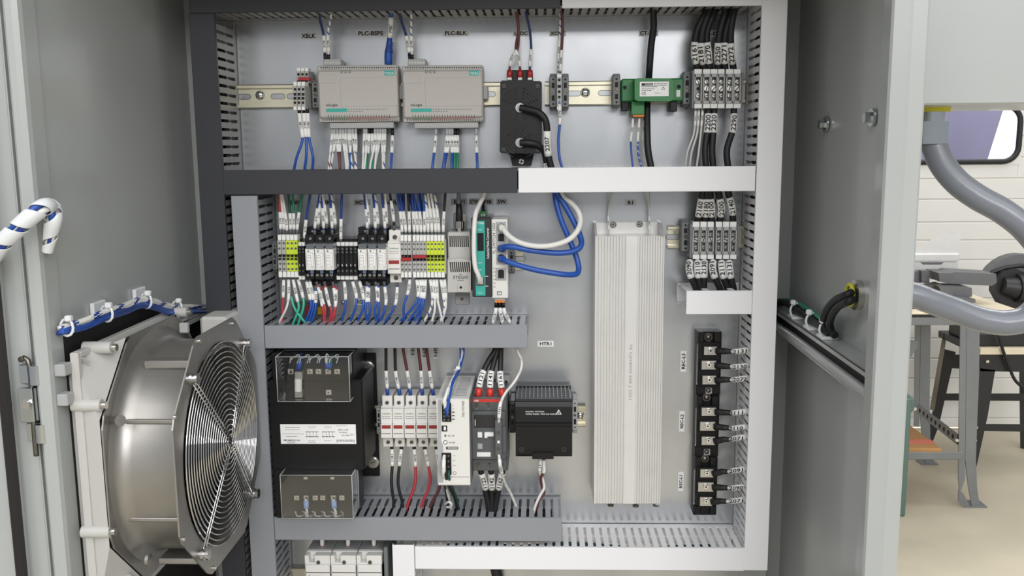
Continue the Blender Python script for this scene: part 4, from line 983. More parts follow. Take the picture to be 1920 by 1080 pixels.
# --- wires below the middle row
def downs(desc, group, rows, D0=48, r=1.9, rs=2.6):
    n = len(rows)
    for i, (pts, m, sl, *st) in enumerate(rows):
        col = {'wire_white': 'white', 'black_rubber': 'black'}.get(m, m[5:].replace('_', ' '))
        K = len(pts)
        P = [(x, y, D0+(6 if k == K-1 else 4*min(k, 2))) for k, (x, y) in enumerate(pts)]
        ax, ay = pts[-1]; bx_, by_ = pts[-2]
        P.append((ax+(ax-bx_)*.35, ay+16, D0+4))
        wire('%s wire, %s of %d %s' % (col, nth(i, n), n, desc), group, P, r, m, sl, random.choice(('0070', '2170', '2163', '1201', '2132', '2151', '2180')) if sl else None, ferr=(0, .07, 'contactor_grey') if sl else None, stripe=st[0] if st else None, rs=rs, res=5)
TL = 'wire_teal'
downs('hanging below the five left terminals', 'wires below the five left terminals', [([(532, 521), (531, 556), (530, 596)], 'wire_red', (.04, .4)), ([(541, 521), (541, 558), (536, 580), (525, 602)], Wt, (.03, .42)), ([(546, 556), (551, 575), (560, 590), (574, 608)], TL, None), ([(549, 521), (556, 556), (560, 578), (549, 608)], TL, (.03, .42)), ([(558, 521), (567, 552), (569, 575), (559, 608)], TL, (.03, .36))])
downs('hanging below the left relay bank', 'wires below the left relay bank', [([(574, 523), (580, 554), (583, 574), (572, 607)], B, (.05, .38)), ([(580, 523), (586, 554), (587, 576), (578, 607)], B, (.05, .38)), ([(592, 535), (592, 556), (591, 582), (583, 607)], B, (.12, .36)), ([(593, 528), (604, 562), (610, 580), (609, 598)], 'wire_red', (.12, .5)), ([(599, 532), (603, 566), (606, 582), (607, 600)], 'wire_red', (.15, .5)), ([(608, 528), (616, 566), (621, 582), (619, 600)], 'wire_red', (.12, .52)), ([(624, 528), (629, 564), (627, 584), (616, 606)], 'wire_red', (.12, .48)), ([(630, 532), (630, 566), (627, 590), (622, 606)], 'wire_red', (.12, .42))])
downs('hanging below the slim sockets', 'wires below the slim sockets', [([(645, 524), (648, 555), (647, 577), (641, 600)], B, (.04, .4)), ([(660, 524), (668, 554), (667, 575), (658, 600)], B, (.04, .38)), ([(673, 524), (681, 555), (680, 579), (672, 600)], B, (.04, .4))])
downs('hanging below the right relay bank', 'wires below the right relay bank', [([(688, 528), (688, 560), (685, 580), (688, 602)], B, (.1, .42)), ([(692, 530), (691, 560), (694, 580), (690, 602)], B, (.1, .4)), ([(704, 528), (708, 558), (703, 580), (705, 602)], B, (.1, .4)), ([(709, 530), (709, 560), (711, 580), (707, 602)], B, (.1, .4)), ([(720, 528), (724, 562), (720, 584), (712, 606)], B, (.1, .45)), ([(745, 530), (743, 564), (735, 584), (721, 606)], B, (.08, .42))])
downs('hanging below the twelve spring terminals', 'wires below the twelve spring terminals', [([(769, 521), (765, 548), (757, 574), (758, 598)], B, (.03, .34)), ([(781, 521), (784, 552), (776, 574), (747, 606)], B, (.03, .3)), ([(787, 521), (790, 552), (783, 576), (764, 606)], B, (.03, .34)), ([(792, 521), (793, 552), (788, 578), (775, 605)], B, (.03, .36)), ([(798, 521), (796, 552), (792, 578), (784, 604)], B, (.03, .38)), ([(806, 521), (811, 554), (807, 580), (793, 607)], Wt, (.03, .36), NV), ([(813, 521), (815, 557), (815, 582), (809, 606)], Wt, (.03, .4)), ([(819, 521), (820, 557), (824, 578), (829, 600)], Wt, (.03, .42)), ([(826, 521), (832, 557), (833, 582), (824, 607)], Wt, (.03, .4), NV), ([(833, 521), (836, 557), (835, 580), (828, 604)], Wt, (.03, .4))])
# --- terminals half hidden behind the wires at the duct
t = thing('ground_bar', 'dark ground terminal bar half hidden behind the green wires', 'terminal', (un(590, 600, 20).x, 0, un(590, 600, 20).z))
part('bar_body', MB().pbox(548, 568, 615, 604, .5, 18, .6), 'contactor_grey', t)
q = MB(); q.pbox(573, 574, 581, 592, 17, 24, .5); part('red_block', q, 'pin_red', t)
q = MB(); q.pbox(595, 576, 603, 590, 17, 24, .5); part('yellow_block', q, 'copper_yellow', t)
q = MB(); q.pdisc(643, 567, 5, .2, 3, 14); q.dome(un(643, 567, 3), 3.4, 2); solo('panel_screw', q, 'screw_metal', 'steel screw in the panel beside the small label under the relays', 'screw')

# ================================================================ resistor
D = 52
xa_, xb_, za_, zb_ = rect(1115, 443, 1242, 945, D)
t = thing('braking_resistor', 'long ribbed aluminium braking resistor standing upright in the middle right', 'resistor', ((xa_+xb_)/2, 0, za_))
q = MB(); xm = (xa_+xb_)/2; W = xb_-xa_
prof = []; c0, c1 = xa_+W*.445, xa_+W*.62
prof = [(xa_, 3), (xa_-.5, 10)]
for k in range(8): prof += [(xa_-.8, 12+k*4), (xa_+.6, 13+k*4), (xa_+.6, 15+k*4), (xa_-.8, 16+k*4)]
prof += [(xa_-.8, D-4), (xa_, D)]
def ribs(a, b, n):
    p = (b-a)/n; out = []
    for k in range(n): out += [(a+p*(k+.14), D), (a+p*(k+.3), D-3.2), (a+p*(k+.7), D-3.2), (a+p*(k+.86), D)]
    return out
prof += ribs(xa_+1.5, c0, 10)+[(c0+.6, D), (c0+1, D-1), (c1-1, D-1), (c1-.6, D)]+ribs(c1, xb_-1, 10)+[(xb_, D), (xb_, 3)]
n = len(prof); vs = [(x, -d, z) for z in (za_, zb_) for x, d in prof]
q.add(vs, [tuple(range(n)), tuple(range(n, 2*n))[::-1]]+[(i, (i+1) % n, n+(i+1) % n, n+i) for i in range(n)])
body = part('resistor_body', q, 'aluminium', t)
q = MB(); z2 = un(1180, 416, 4).z
q.box(xa_+3, xb_-4, 1, 4, zb_-2, z2, .6); fp = part('mounting_flange', q, 'aluminium', t)
q = MB()
for a, b in ((xa_-.5, xa_+3), (xb_-4, xb_)):
    q = MB(); q.add([(a, -1, zb_), (b, -1, zb_), (b, -D, zb_), (a, -D, zb_), (a, -1, z2), (b, -1, z2), (b, -14, z2), (a, -14, z2)], [(0, 1, 2, 3), (7, 6, 5, 4), (0, 4, 5, 1), (3, 2, 6, 7), (0, 3, 7, 4), (1, 5, 6, 2)])
    part('flange_cheek', q, 'aluminium', t)
for px, py in ((1150, 421.5), (1199.5, 420.5)):
    q = MB(); q.pdisc(px, py, 6, 4, 5.5, 18); k = part('washer', q, 'dark_steel', fp); screws(k, [(px, py, 4.4)], 5.5, 'steel', True)
lettering('TE CJH4000 56R J 2251', 1181.5, 697, 6.5, D-.9, 'grey_plastic', body, wpx=110, deg=-90, bold=.0)
for i, (x, y) in enumerate(((1145, 946), (1192, 947), (1230, 946))):
    q = MB(); p = un(x, y, 30); q.cyl(p, p-Vector((0, 0, 2.2)), 5, n=12); part('end_screw', q, 'dark_steel', t)
for i, (pts, s) in enumerate((([(1142, 441, 20), (1141.5, 425, 16), (1140.5, 405, 14), (1143, 380, 22), (1150, 358, 50), (1152, 345, 55)], 'left'), ([(1217, 441, 20), (1217.5, 425, 16), (1217.5, 405, 14), (1217, 380, 22), (1216, 358, 50), (1216, 345, 55)], 'right'))):
    wire('thin translucent wire entering the %s side of the resistor top' % s, 'thin wires of the resistor', pts, 1.6, 'wire_grey', (.08, .3), '2143', rs=1.8)

# ================================================================ lower power terminals
clamp(1285.5, 444, 'grey end clamp left of the lower power terminals', 15, 64, 34)
XS2 = [(1298.5, 1312), (1313, 1325.5), (1326.5, 1339), (1342, 1354.3), (1355.3, 1367.8), (1368.8, 1381.5)]
for i, (a, b) in enumerate(XS2):
    tt, xm_, ym = power_terminal(a, b, 416, 427, 476, 486, i, 6, 'above the short duct', 'power terminals above the short duct')
    screws(tt, [(xm_, 450, 5.2)], 50, 'zinc')
q = MB(); q.pbox(1293.5, 420, 1298, 484, 8, 54, .6); q.pbox(1382, 420, 1385.5, 482, 8, 54, .6); solo('end_cover', q, 'clamp_grey', 'grey end plates closing the lower power terminals', 'end plate')
for i, (x, lab, tx, sx, dsl) in enumerate(((1309, '2160', 1318, 1312, 0), (1322, '2180', 1326, 1324, 0), (1334, '2100', 1331, 1334, 0), (1350, '2200', 1347, 1353, 0), (1374, '2140', 1365, 1373, .04))):
    wire('thick black cable marked %s, %s of five above the lower power terminals' % (lab, nth(i, 5)), 'black cables above the lower power terminals', [(x, 420, 40), (x, 410, 44), (sx, 392, 50), ((sx+tx)/2, 374, 54), (tx, 358, 58), (tx, 340, 60)], 5.2, 'black_rubber', (.2+dsl, .62+dsl), lab, rs=5.5, name='power_cable', cat='cable', th=7.2, n=10)
for i, (x, lab, sx, xe) in enumerate(((1304, '2090', 1292, 1306), (1316, '2110', 1308, 1314), (1329, '2130', 1320, 1320), (1347, '2091', 1336, 1351), (1359, '2111', 1353.5, 1365), (1373, '2131', 1368, 1376))):
    wire('thick black cable marked %s, %s of six below the lower power terminals' % (lab, nth(i, 6)), 'black cables below the lower power terminals', [(x-2, 480, 40), ((x+sx)/2-3, 487, 48), (sx, 503, 58), ((sx*2+xe)/3, 522, 60), (xe, 544, 56), (xe+3, 565, 56)], 5.1, 'black_rubber', (.18, .52), lab, rs=5.5, name='power_cable', cat='cable', th=7.2, n=10)
# ================================================================ rectifier modules
plate_label('HTR1', 1008, 639, 1038, 650, 0, m='label_white')
plate_label('REC-L3', 1276, 658, 1287, 697, 0, m='label_white', vertical=True, hfrac=.55, wfrac=.85)
plate_label('REC-L2', 1273.5, 771, 1283.5, 809, 0, m='label_white', vertical=True, hfrac=.55, wfrac=.85)
plate_label('REC-L1', 1271.5, 885, 1281.5, 921, 0, m='label_white', vertical=True, hfrac=.55, wfrac=.85)
D = 40
MOD = [('upper', 1306.5, 1352, 622, 741, ((1320, 650, 1344.5, 666), (1315.5, 676.5, 1343, 693), (1317, 704.5, 1343, 721))),
       ('middle', 1304, 1348, 742, 856, ((1315.5, 764.5, 1343, 780), (1312.5, 791, 1341, 808), (1315.5, 819, 1341, 834.7))),
       ('lower', 1301, 1344.5, 857, 966, ((1313, 880, 1338, 895.5), (1309, 905, 1338, 922), (1312.5, 932.5, 1335.6, 949)))]
CB = {'upper': (('2131', 658.7), ('2130', 687.5), ('2072', 711)), 'middle': (('2111', 774), ('2110', 803), ('2071', 822)), 'lower': (('2091', 882), ('2090', 914.6), ('2071', 939))}
for nm, x0, x1, y0, y1, plates in MOD:
    t = thing('rectifier_module', 'black rectifier module with three silver screw plates, %s of three' % nm, 'rectifier', (un((x0+x1)/2, y1, D).x, 0, un((x0+x1)/2, y1, D).z), 'rectifier modules beside the right duct')
    q = MB(); q.pbox(x0, y0, x1, y1, .5, 24, 1); q.pbox(x0+3, y0+20, x1-1.5, y1-18, 22, D-4, 1.2)
    q.pbox(x0+3, y0+1, x0+14, y0+22, 20, D-8, 1); q.pbox(x1-13, y0+1, x1-1, y0+22, 20, D-8, 1)
    if nm == 'lower': q.pbox(x0+2, y1-17, x0+13, y1-1, 20, D-10, 1); q.pbox(x1-13, y1-17, x1-2, y1-1, 20, D-10, 1)
    for a, b, c, d in plates: q.pbox(a-3, b-3, c+2, d+3, D-6, D-1.5, .6)
    part('module_body', q, 'black_plastic', t)
    q = MB(); q.pbox(x0+.2, y0+24, x0+1.6, y1-20, 23, 24.5, .2); part('side_label', q, 'label_white', t)
    for a, b, c, d in plates:
        q = MB(); q.pbox(a, b, c, d, D-3, D, .4); k = part('terminal_plate', q, 'zinc', t)
        xm, ym = (a+c)/2+.5, (b+d)/2
        q = MB(); q.pdisc(xm, ym, 6.4, D, D+1.5, 18); w_ = part('terminal_washer', q, 'steel', k)
        q = MB(); q.pdisc(xm, ym, 4.6, D+1.5, D+5, 14, r2=4); q.pdisc(xm, ym, 2, D+5, D+5.05, 6, mi=1); part('terminal_screw', q, ['chrome', 'hole_black'], k)
    if nm != 'lower' or True:
        ym = y0+10 if nm == 'upper' else y0+3
        q = MB(); q.pdisc((x0+x1)/2-1, ym, 7.5, 24, 26, 18); q.dome(un((x0+x1)/2-1, ym, 26), 5, 3.5); part('mounting_screw', q, 'dark_steel', t)
    if nm != 'lower':
        q = MB(); q.pbox((x0+x1)/2-6, y1-14, (x0+x1)/2+6, y1-2, 22, 26, 1); part('end_tab', q, 'light_grey_plastic', t)
        q = MB(); q.dome(un((x0+x1)/2-1, y1-9, 26), 4, 3); part('tab_screw', q, 'dark_steel', t)
    for i, (lab, yc) in enumerate(CB[nm]):
        a, b, c, d = plates[i]; ym = (b+d)/2; ys = ym+(yc-ym)*.3
        o = wire('black-booted wire marked %s, %s of three on the %s rectifier module' % (lab, ('top', 'middle', 'bottom')[i], nm), 'cables of the rectifier modules', [(c-3, ym, D-1), (c+8, ys, D+2), (c+26, (ys+yc)/2+.5, D+12), (1385 if nm == 'upper' else 1378, yc, D+20), (1408 if nm == 'upper' else 1400, yc-3, D+24), (1425, yc-3, D+24)], 2.6, 'wire_white', rs=4.4, name='power_cable', cat='cable',
                 sleeve=[(.42, .86)], n=8)
        P = [un(c-2, ym, D-1), un(c+8, ys, D+2), un(c+16, ys+.5*(yc-ys), D+7), un(c+27, (ys+yc)/2+.5, D+12.5)]
        q = MB(); q.tube(P, [5.5, 5.2, 4.8, 3.6], 10); part('heat_shrink_boot', q, 'black_rubber', o)
        q = MB(); cc = un((1387 if nm == 'upper' else 1380), yc+.4, D+29); text_on(q, lab, cc, (1, 0, (.05 if i else .12)), (0, 0, 1), 6.2, 21, .02); part('lettering', q, 'ink', o)
# ================================================================ transformer
D = 104
t = thing('control_transformer', 'black control transformer with white rating label and clear terminal covers', 'transformer', (un(600, 893, D).x, 0, un(600, 893, D).z))
q = MB(); q.pbox(541, 663, 708, 893, .5, 5, 1); pl = part('base_plate', q, 'black_plastic', t)
q = MB(); q.pbox(507, 713, 682, 882, 5, D, 2.5); b = part('core', q, 'black_plastic', t)
q = MB(); q.pbox(510, 662, 662, 716, 5, D, 2); part('terminal_bed', q, 'black_plastic', t)
q = MB(); q.pbox(515, 880, 664, 972, 30, D, 2); part('terminal_bed', q, 'black_plastic', t)
k = bez(t, 'rating_label', [(526, 795.5, 667.5, 832.5, D-.3, D+.2, .1)], 'label_white')
lettering('hammond', 648, 827, 6, D+.25, 'grey_ink', k, wpx=35, deg=180, bold=.01)
lettering('CAT NO', 546, 829.5, 3.6, D+.25, 'ink', k, wpx=16, deg=180); lettering('PH1000MQMJ', 547, 825, 4, D+.25, 'ink', k, wpx=32, deg=180, bold=.008)
lettering('1000 VA', 648, 816.5, 3, D+.25, 'ink', k, wpx=16, deg=180); lettering('50/60 Hz', 643, 811, 3, D+.25, 'ink', k, wpx=16, deg=180); lettering('80 C RISE', 643, 806, 3, D+.25, 'ink', k, wpx=20, deg=180); lettering('CE', 660, 815, 3.6, D+.25, 'ink', k, wpx=6, deg=180)
small_rows(k, [(535, 562, 801, .7), (535, 562, 805.5, .7), (530, 570, 813, .8), (536, 558, 818, .8), (578, 592, 799, .6), (578, 592, 802, .6), (608, 622, 799, .6), (608, 622, 802, .6), (573, 597, 809, 1.4), (604, 628, 809, 1.4), (573, 597, 818, 1.4), (604, 628, 818, 1.4), (578, 592, 826, .6), (608, 622, 826, .6), (578, 592, 829, .6), (630, 650, 798, .6)], D+.25)
q = MB()
for cx_ in (585, 615):
    for j in range(4): q.pbox(cx_-10+j*6, 810, cx_-9.4+j*6, 820, D+.25, D+.32, 0)
part('diagram_line', q, 'grey_ink', k, kind='stuff')
for px, py in ((690, 688), (699, 867)):
    q = MB(); q.pdisc(px, py, 12, 5, 7, 20); q.pdisc(px, py, 8.5, 7, 9.5, 18); k2 = part('washer', q, 'steel', pl); screws(k2, [(px, py, 6)], 9.5, 'screw_metal', False)
q = MB(); q.pdisc(686, 706, 5, 5, 20, 10); part('ground_stud', q, 'steel', pl)
# terminals under the upper cover, then the lower one
D2 = D+.3
def clip(x, y, w=11, h=10, D=D2, m='zinc'):
    q = MB(); q.pbox(x-w/2, y-h/2, x+w/2, y+h/2, D, D+3, .5); a = part('terminal_clip', q, m, t)
    screws(a, [(x, y, w*.34)], D+3, 'chrome', True)
for x, y in ((545, 697), (581, 697), (597, 697), (615, 697), (632, 697), (616, 736)): clip(x, y)
q = MB(); q.pbox(552, 697, 567, 712, D2, D2+12, 1); q.pbox(552, 733, 567, 746, D2, D2+12, 1); part('fuse_clip', q, 'zinc', t)
q = MB(); a, b2 = un(559.5, 710, D2+10), un(559.5, 733, D2+10); q.cyl(a, b2, 5.6, n=14); part('cartridge_fuse', q, 'sleeve_white', t)
for x, y in ((546, 673), (581, 672), (598, 672), (632, 671)):
    q = MB(); q.pbox(x-3, y-2.5, x+3, y+2.5, D2, D2+3, .5); part('terminal_tip', q, 'zinc', t)
for x, y in ((556, 934), (574, 934), (591, 934), (605, 934), (625, 934), (641, 934)): clip(x, y, 10, 9, D2)
for x, y in ((573, 897), (623, 897)):
    q = MB(); q.pbox(x-4, y-2.5, x+4, y+2.5, D2, D2+4, .5); part('terminal_tip', q, 'zinc', t)
def lead(label, pts, m, boot, col='clear_blue'):
    o = wire(label, 'leads of the transformer', pts, 2.1, m, res=5)
    q = MB(); q.tube([un(*boot[0]), un(*boot[1])], [4.3, 4], 10); part('lug_sleeve', q, col, o)
lead('blue wire on the left terminal under the upper clear cover', [(559, 695, D2+6), (561, 685, D2+10), (563, 668, D2+6), (570, 655, 70), (575, 635, 55)], 'wire_blue', ((560, 692, D2+8), (562.5, 676, D2+9)), 'wire_blue')
lead('white wire on the right terminal under the upper clear cover', [(615, 693, D2+6), (613, 684, D2+10), (612, 668, D2+6), (618, 655, 70), (620, 635, 55)], 'wire_white', ((615, 690, D2+8), (613, 680, D2+9)), 'wire_blue')
lead('green wire beside the white one under the upper clear cover', [(617, 693, D2+6), (619, 682, D2+10), (622, 669, D2+6), (626, 655, 70), (626, 635, 55)], 'wire_green', ((617, 690, D2+8), (618.5, 680, D2+9)), 'wire_blue')
lead('white wire with pale blue lug, left one under the lower clear cover', [(573.5, 936, D2+8), (574, 950, D2+12), (576, 962, D2+6), (572, 976, 80), (570, 990, 60)], 'wire_white', ((574, 939, D2+9), (574.5, 953, D2+11)))
lead('white wire with pale blue lug, right one under the lower clear cover', [(625, 936, D2+8), (626, 950, D2+12), (630, 962, D2+6), (632, 976, 80), (632, 990, 60)], 'wire_white', ((625.5, 939, D2+9), (627, 953, D2+11)))
def cover(label, x0, y0, x1, y1, Df, Dr, notch, up):
    """clear five-sided box with wire notches along one edge"""
    a, b, c, d = rect(x0, y0, x1, y1, Df); o = thing('terminal_cover', label, 'cover', ((a+b)/2, 0, c))
    q = MB(); th = 1.6
    q.box(a, b, Df-th, Df, c, d, .5); q.box(a, a+th, Dr, Df, c, d, .4); q.box(b-th, b, Dr, Df, c, d, .4)
    q.box(a, b, Dr, Df, d-th, d, .4); q.box(a, b, Dr, Df, c, c+th, .4)
    part('cover_shell', q, 'clear_plastic', o)
    q = MB(); r = .55
    for z in (c, d): q.tube([(a, -Df, z), (b, -Df, z)], r, 6); q.tube([(a, -Dr, z), (b, -Dr, z)], r, 6)
    for x in (a, b): q.tube([(x, -Df, c), (x, -Df, d)], r, 6); q.tube([(x, -Dr, c), (x, -Dr, d)], r, 6)
    for x in (a, b):
        for z in (c, d): q.tube([(x, -Df, z), (x, -Dr, z)], r, 6)
    part('cover_rim', q, 'rim_clear', o)
    z = d if up else c; s = 1 if up else -1; q = MB()
    for i in range(5):
        x = a+(b-a)*(.25+.135*i)
        q.tube(spline([(x-7, -Df+2, z-s*10), (x-5, -Df+2, z-s*3), (x-1, -Df+4, z-s*2), (x+2, -Df+12, z), (x+5, -Df+14, z-s*2), (x+4, -Df+2, z-s*10)], 4), .8, 5)
    part('wire_notch', q, 'rim_clear', o, kind='stuff')
cover('clear plastic terminal cover on the upper end of the transformer', 519, 669, 655, 753, 128, 84, True, True)
cover('clear plastic terminal cover on the lower end of the transformer', 527, 891, 661, 972, 132, 88, True, False)

# ================================================================ lower row fuse holders, supply, contactor, heater
rail('zinc rail of the lower row ending beside the black heater', 700, 1098, 900, 780, (), (1088,))
for i, (s, x, y0, y1) in enumerate((('F-FAN', 774, 640, 668), ('F-HTR', 796, 640, 674), ('F-HTR', 817, 640, 673))): plate_label(s, x-5, y0, x+5, y1, 0, vertical=True, hfrac=.62, wfrac=.95)
for i in range(5): fuse_holder(713.6+i*22.1, 742, 'white fuse holder with red window, %s of five beside the transformer' % nth(i, 5), 'five white fuse holders', 22, 96)
clamp(710, 788, 'grey end clamp left of the five fuse holders', 8, 52, 34, 'light_grey_plastic')
DR, BK_ = 'wire_dark_red', 'black_rubber'
for i, (xt, x2, xe, m) in enumerate(((723.7, 724, 727, BK_), (740.4, 742, 750, BK_), (756, 764, 770, DR), (784.5, 789.6, 792, DR), (800, 806, 812.5, DR))):
    wire('%s wire with blue ferrule, %s of five above the fuse holders' % ('black' if m == BK_ else 'dark red', nth(i, 5)), 'wires above the five fuse holders', [(xe, 744, 44), ((xe*3+x2)/4, 730, 46), (x2, 699, 50), (xt, 655, 56), (xt-1, 635, 58)], 2.4, m, (.15, .46), ('1181', '1190', '0070', '0170', '0190')[i], ferr=(0, .15, 'wire_navy'), rs=2.9)
for i, (pts, m) in enumerate((([(734.7, 838), (735.5, 872), (734, 905), (738, 940)], BK_), ([(753, 838), (749, 872), (746.5, 908), (754, 941)], BK_), ([(776.5, 838), (779, 872), (778, 908), (765, 944)], 'wire_red'), ([(796, 838), (803, 871), (806, 906), (792, 944)], 'wire_red'), ([(818, 838), (823, 875), (824, 914), (809, 944)], DR))):
    P = [(x, y, 44+4*min(k, 2)) for k, (x, y) in enumerate(pts)]+[(pts[-1][0]+(pts[-1][0]-pts[-2][0])*.3, 962, 52)]
    wire('%s wire, %s of five below the fuse holders' % ('black' if m == BK_ else 'red' if m == 'wire_red' else 'dark red', nth(i, 5)), 'wires below the five fuse holders', P, 2.4, m, (.03, .28), ('1181', '1201', '0075', '0175', '0190')[i], ferr=(0, .03, 'black_plastic'), rs=3)
# --- power supply
D = 140
t = thing('power_supply', 'white power supply standing proud with a vented grey top', 'power supply', (un(851, 911, D).x, 0, un(851, 911, D).z))
x0, x1, z0, z1 = rect(820, 748, 880.5, 911, D)
q = MB(); q.xprism([(10, z0+6), (D-2, z0), (D, z0+2), (D, z1-1), (D-2, z1), (10, z1+2)], x0, x1); part('case', q, 'cream_plastic', t)
q = MB(); q.box(x1, x1+1.6, 10, D-6, z0+3, z1-1, .3); part('side_cover', q, 'contactor_grey', t)
q = MB()
for j in range(2):
    for i in range(13):
        d0 = 22+i*8.2; q.box(x0+(x1-x0)*(.14+.42*j), x0+(x1-x0)*(.46+.42*j), d0, d0+3.2, z1+1, z1+2.6, .2)
part('vent_rib', q, 'light_grey_plastic', t, kind='stuff')
q = MB(); q.pprism([(820.5, 749), (827, 749), (827, 826), (831, 836), (831, 905), (820.5, 905)], D-.5, D+.4); part('side_trim', q, 'light_grey_plastic', t)
q = MB(); q.pbox(820, 893.5, 880, 895, D-.2, D+.3, 0); part('seam', q, 'light_grey_plastic', t)
for y0, y1, n in ((756, 791, 5), (850, 890.5, 4)):
    q = MB(); q.pbox(828.5, y0, 846, y1, D-2, D+2.5, .6); k = part('connector', q, 'black_plastic', t)
    holes(k, [(833, y0+(y1-y0)*(i+.5)/n, 2.5) for i in range(n)]+[(841, y0+(y1-y0)*(i+.5)/n, 2) for i in range(n)], D+2.5, 'wire_hole', 'contactor_grey')
q = MB(); q.pbox(828, 798, 838.5, 809, D-.4, D+.6, .2); q.pbox(832, 800, 836, 807, D+.5, D+.9, .1, 1); part('dip_switch', q, ['ink', 'label_white'], t)
q = MB(); q.pdisc(835, 817, 2.2, D-.4, D+.4, 10); part('status_light', q, 'contactor_grey', t)
q = MB(); q.pdisc(835, 829.5, 4.2, D-.4, D+.3, 16, 0); q.pdisc(835, 829.5, 3, D+.3, D+.5, 14, 1); part('trim_dial', q, ['ink', 'label_white'], t)
lettering('DC OK', 846.5, 817, 3.6, D, 'ink', t, wpx=13); lettering('24-28V', 847.5, 829.8, 3.4, D, 'ink', t, wpx=13); lettering('TRIO POWER', 868.5, 767, 4.8, D, 'ink', t, wpx=33, deg=90)
q = MB(); q.pbox(836, 837.5, 859, 843, D-.2, D+.1, 0); k = part('brand_mark', q, 'contactor_grey', t); lettering('PHOENIX', 849, 840.2, 3.4, D+.15, 'label_white', k, wpx=18)
for i in range(5): lettering('+' if i < 2 else '-', 850, 760+i*6.5, 2, D, 'ink', t)
for s, y in (('L1', 854), ('L2', 863), ('(L3)', 873)): lettering(s, 852, y, 2.8, D, 'ink', t)
q = MB(); q.pdisc(852.5, 887, 3.4, D-.2, D+.06, 16, 0); q.pdisc(852.5, 887, 2.6, D, D+.1, 16, 1); part('earth_mark', q, ['ink', 'cream_plastic'], t)
for i, (a, b, m, s) in enumerate(((832, 866, 'wire_white', None), (834, 868, 'wire_white', 'wire_navy'), (836, 864, 'wire_blue', None), (838, 869, 'wire_blue', None))):
    wire('%s wire, %s of four tied together over the power supply' % ('white' if m == 'wire_white' else 'blue', nth(i, 4)), 'wires tied over the power supply', [(a, 760+i*7, D+2), (a+1, 752+i*6, D+10), (843+i*1.5, 722, D-20), (855+i*1.5, 698, D-55), (861+i, 684, 70), (b, 662, 60), (b-1, 645, 58), (b-1, 632, 58)], 1.9, m, (.06, .3) if i == 0 else None, None, stripe=s)
q = MB(); c = un(857, 692, 88)
q.tube([c+Vector((5*math.cos(a*.785), 4*math.sin(a*.785), 2*math.cos(a*.785))) for a in range(8)], 1.1, 6, closed=True); q.box(c.x-1, c.x+5, -c.y+4, -c.y+9, c.z+1, c.z+6, .6); solo('cable_tie', q, 'nylon', 'clear cable tie around the wires above the power supply', 'cable tie')
wire('white wire in the lower connector of the power supply', 'lower wires of the power supply', [(833, 854, D+2), (832, 866, D+10), (832, 888, D+8), (835, 910, 110), (842, 935, 74), (846, 955, 60)], 2.6, 'wire_white', (.05, .35), None, rs=3)
wire('left black wire from the lower connector of the power supply', 'lower wires of the power supply', [(833, 863, D+2), (832, 880, D+8), (834, 905, 118), (838, 930, 80), (840, 955, 60)], 2.6, 'black_rubber')
wire('right black wire from the lower connector of the power supply', 'lower wires of the power supply', [(835, 872, D+2), (836, 890, D+8), (842, 912, 112), (852, 932, 76), (858, 955, 60)], 2.6, 'black_rubber')
wire('dark green wire crossing under the power supply', 'lower wires of the power supply', [(841, 882, D+2), (842, 896, D+4), (848, 915, 100), (856, 935, 72), (860, 955, 60)], 2.2, 'wire_dark_green')
# --- contactor
D = 106
t = thing('contactor', 'dark grey contactor with a red brand stripe and three red-ferruled cables', 'contactor', (un(917, 883, D).x, 0, un(917, 883, D).z))
q = MB(); q.pbox(882, 739, 952, 883, 8, D-22, 1.5); q.pbox(883, 745, 950, 780, 8, D-10, 1.2); q.pbox(883, 860, 950, 883, 8, D-10, 1.2); q.pbox(884, 772, 948, 862, 20, D, 1.5); part('contactor_body', q, 'contactor_grey', t)
q = MB(); q.pbox(930, 705, 956, 742, 6, 14, 1); k = part('mounting_ear', q, 'light_grey_plastic', t); holes(k, [(949, 716, 3)], 14, 'ear_hole')
q = MB(); q.pbox(886, 748.5, 944, 754, D-10.3, D-9.7, .1); k = part('brand_stripe', q, 'red_plastic', t); lettering('ABB', 893, 751.3, 3.6, D-9.6, 'label_white', k, wpx=9, bold=.012)
screws(t, [(893.5, 759.5, 4.4), (915.5, 759.5, 4.4), (938, 760, 4.4), (896, 872, 4.4), (918, 872.5, 4.4), (940, 872, 4.4)], D-10, 'dark_steel')
for s, x in (('L1', 894), ('L2', 916)): lettering(s, x, 766.5, 3, D-9.9, 'light_grey_plastic', t)
q = MB(); q.pbox(889, 778, 928, 802, D-.5, D+1, .5); k = part('front_cover', q, 'soft_black', t)
q = MB(); q.pbox(890, 787, 891.5, 799, D+.5, D+1.3, .2); q.pbox(895, 811, 904, 821, D-.5, D+4, .8); q.pbox(908, 811, 926, 819, D-.5, D+4, .8); q.pbox(908, 817, 914, 822, D-.5, D+4, .8); q.pbox(894, 848, 920, 856.5, D-.5, D+.6, .3); part('front_tab', q, 'sleeve_white', t)
q = MB(); q.pbox(895.5, 832, 904.5, 842, D-.5, D+.8, .3); part('test_button', q, 'light_grey_plastic', t)
q = MB(); q.pdisc(928, 775, 3.4, D-10.2, D-9.9, 14, 0); part('round_mark', q, 'light_grey_plastic', t)
q = MB(); q.pbox(928, 788, 941, 856, D-4, D+16, 1); q.pbox(941, 800, 949, 850, D-8, D+4, .8); k = part('auxiliary_block', q, 'contactor_grey', t)
screws(k, [(934.5, 812, 3.4), (934.5, 842, 3.4)], D+16, 'dark_steel'); q = MB(); q.pbox(932.5, 826.5, 937, 831.5, D+15.5, D+17, .3); part('white_tab', q, 'sleeve_white', k)
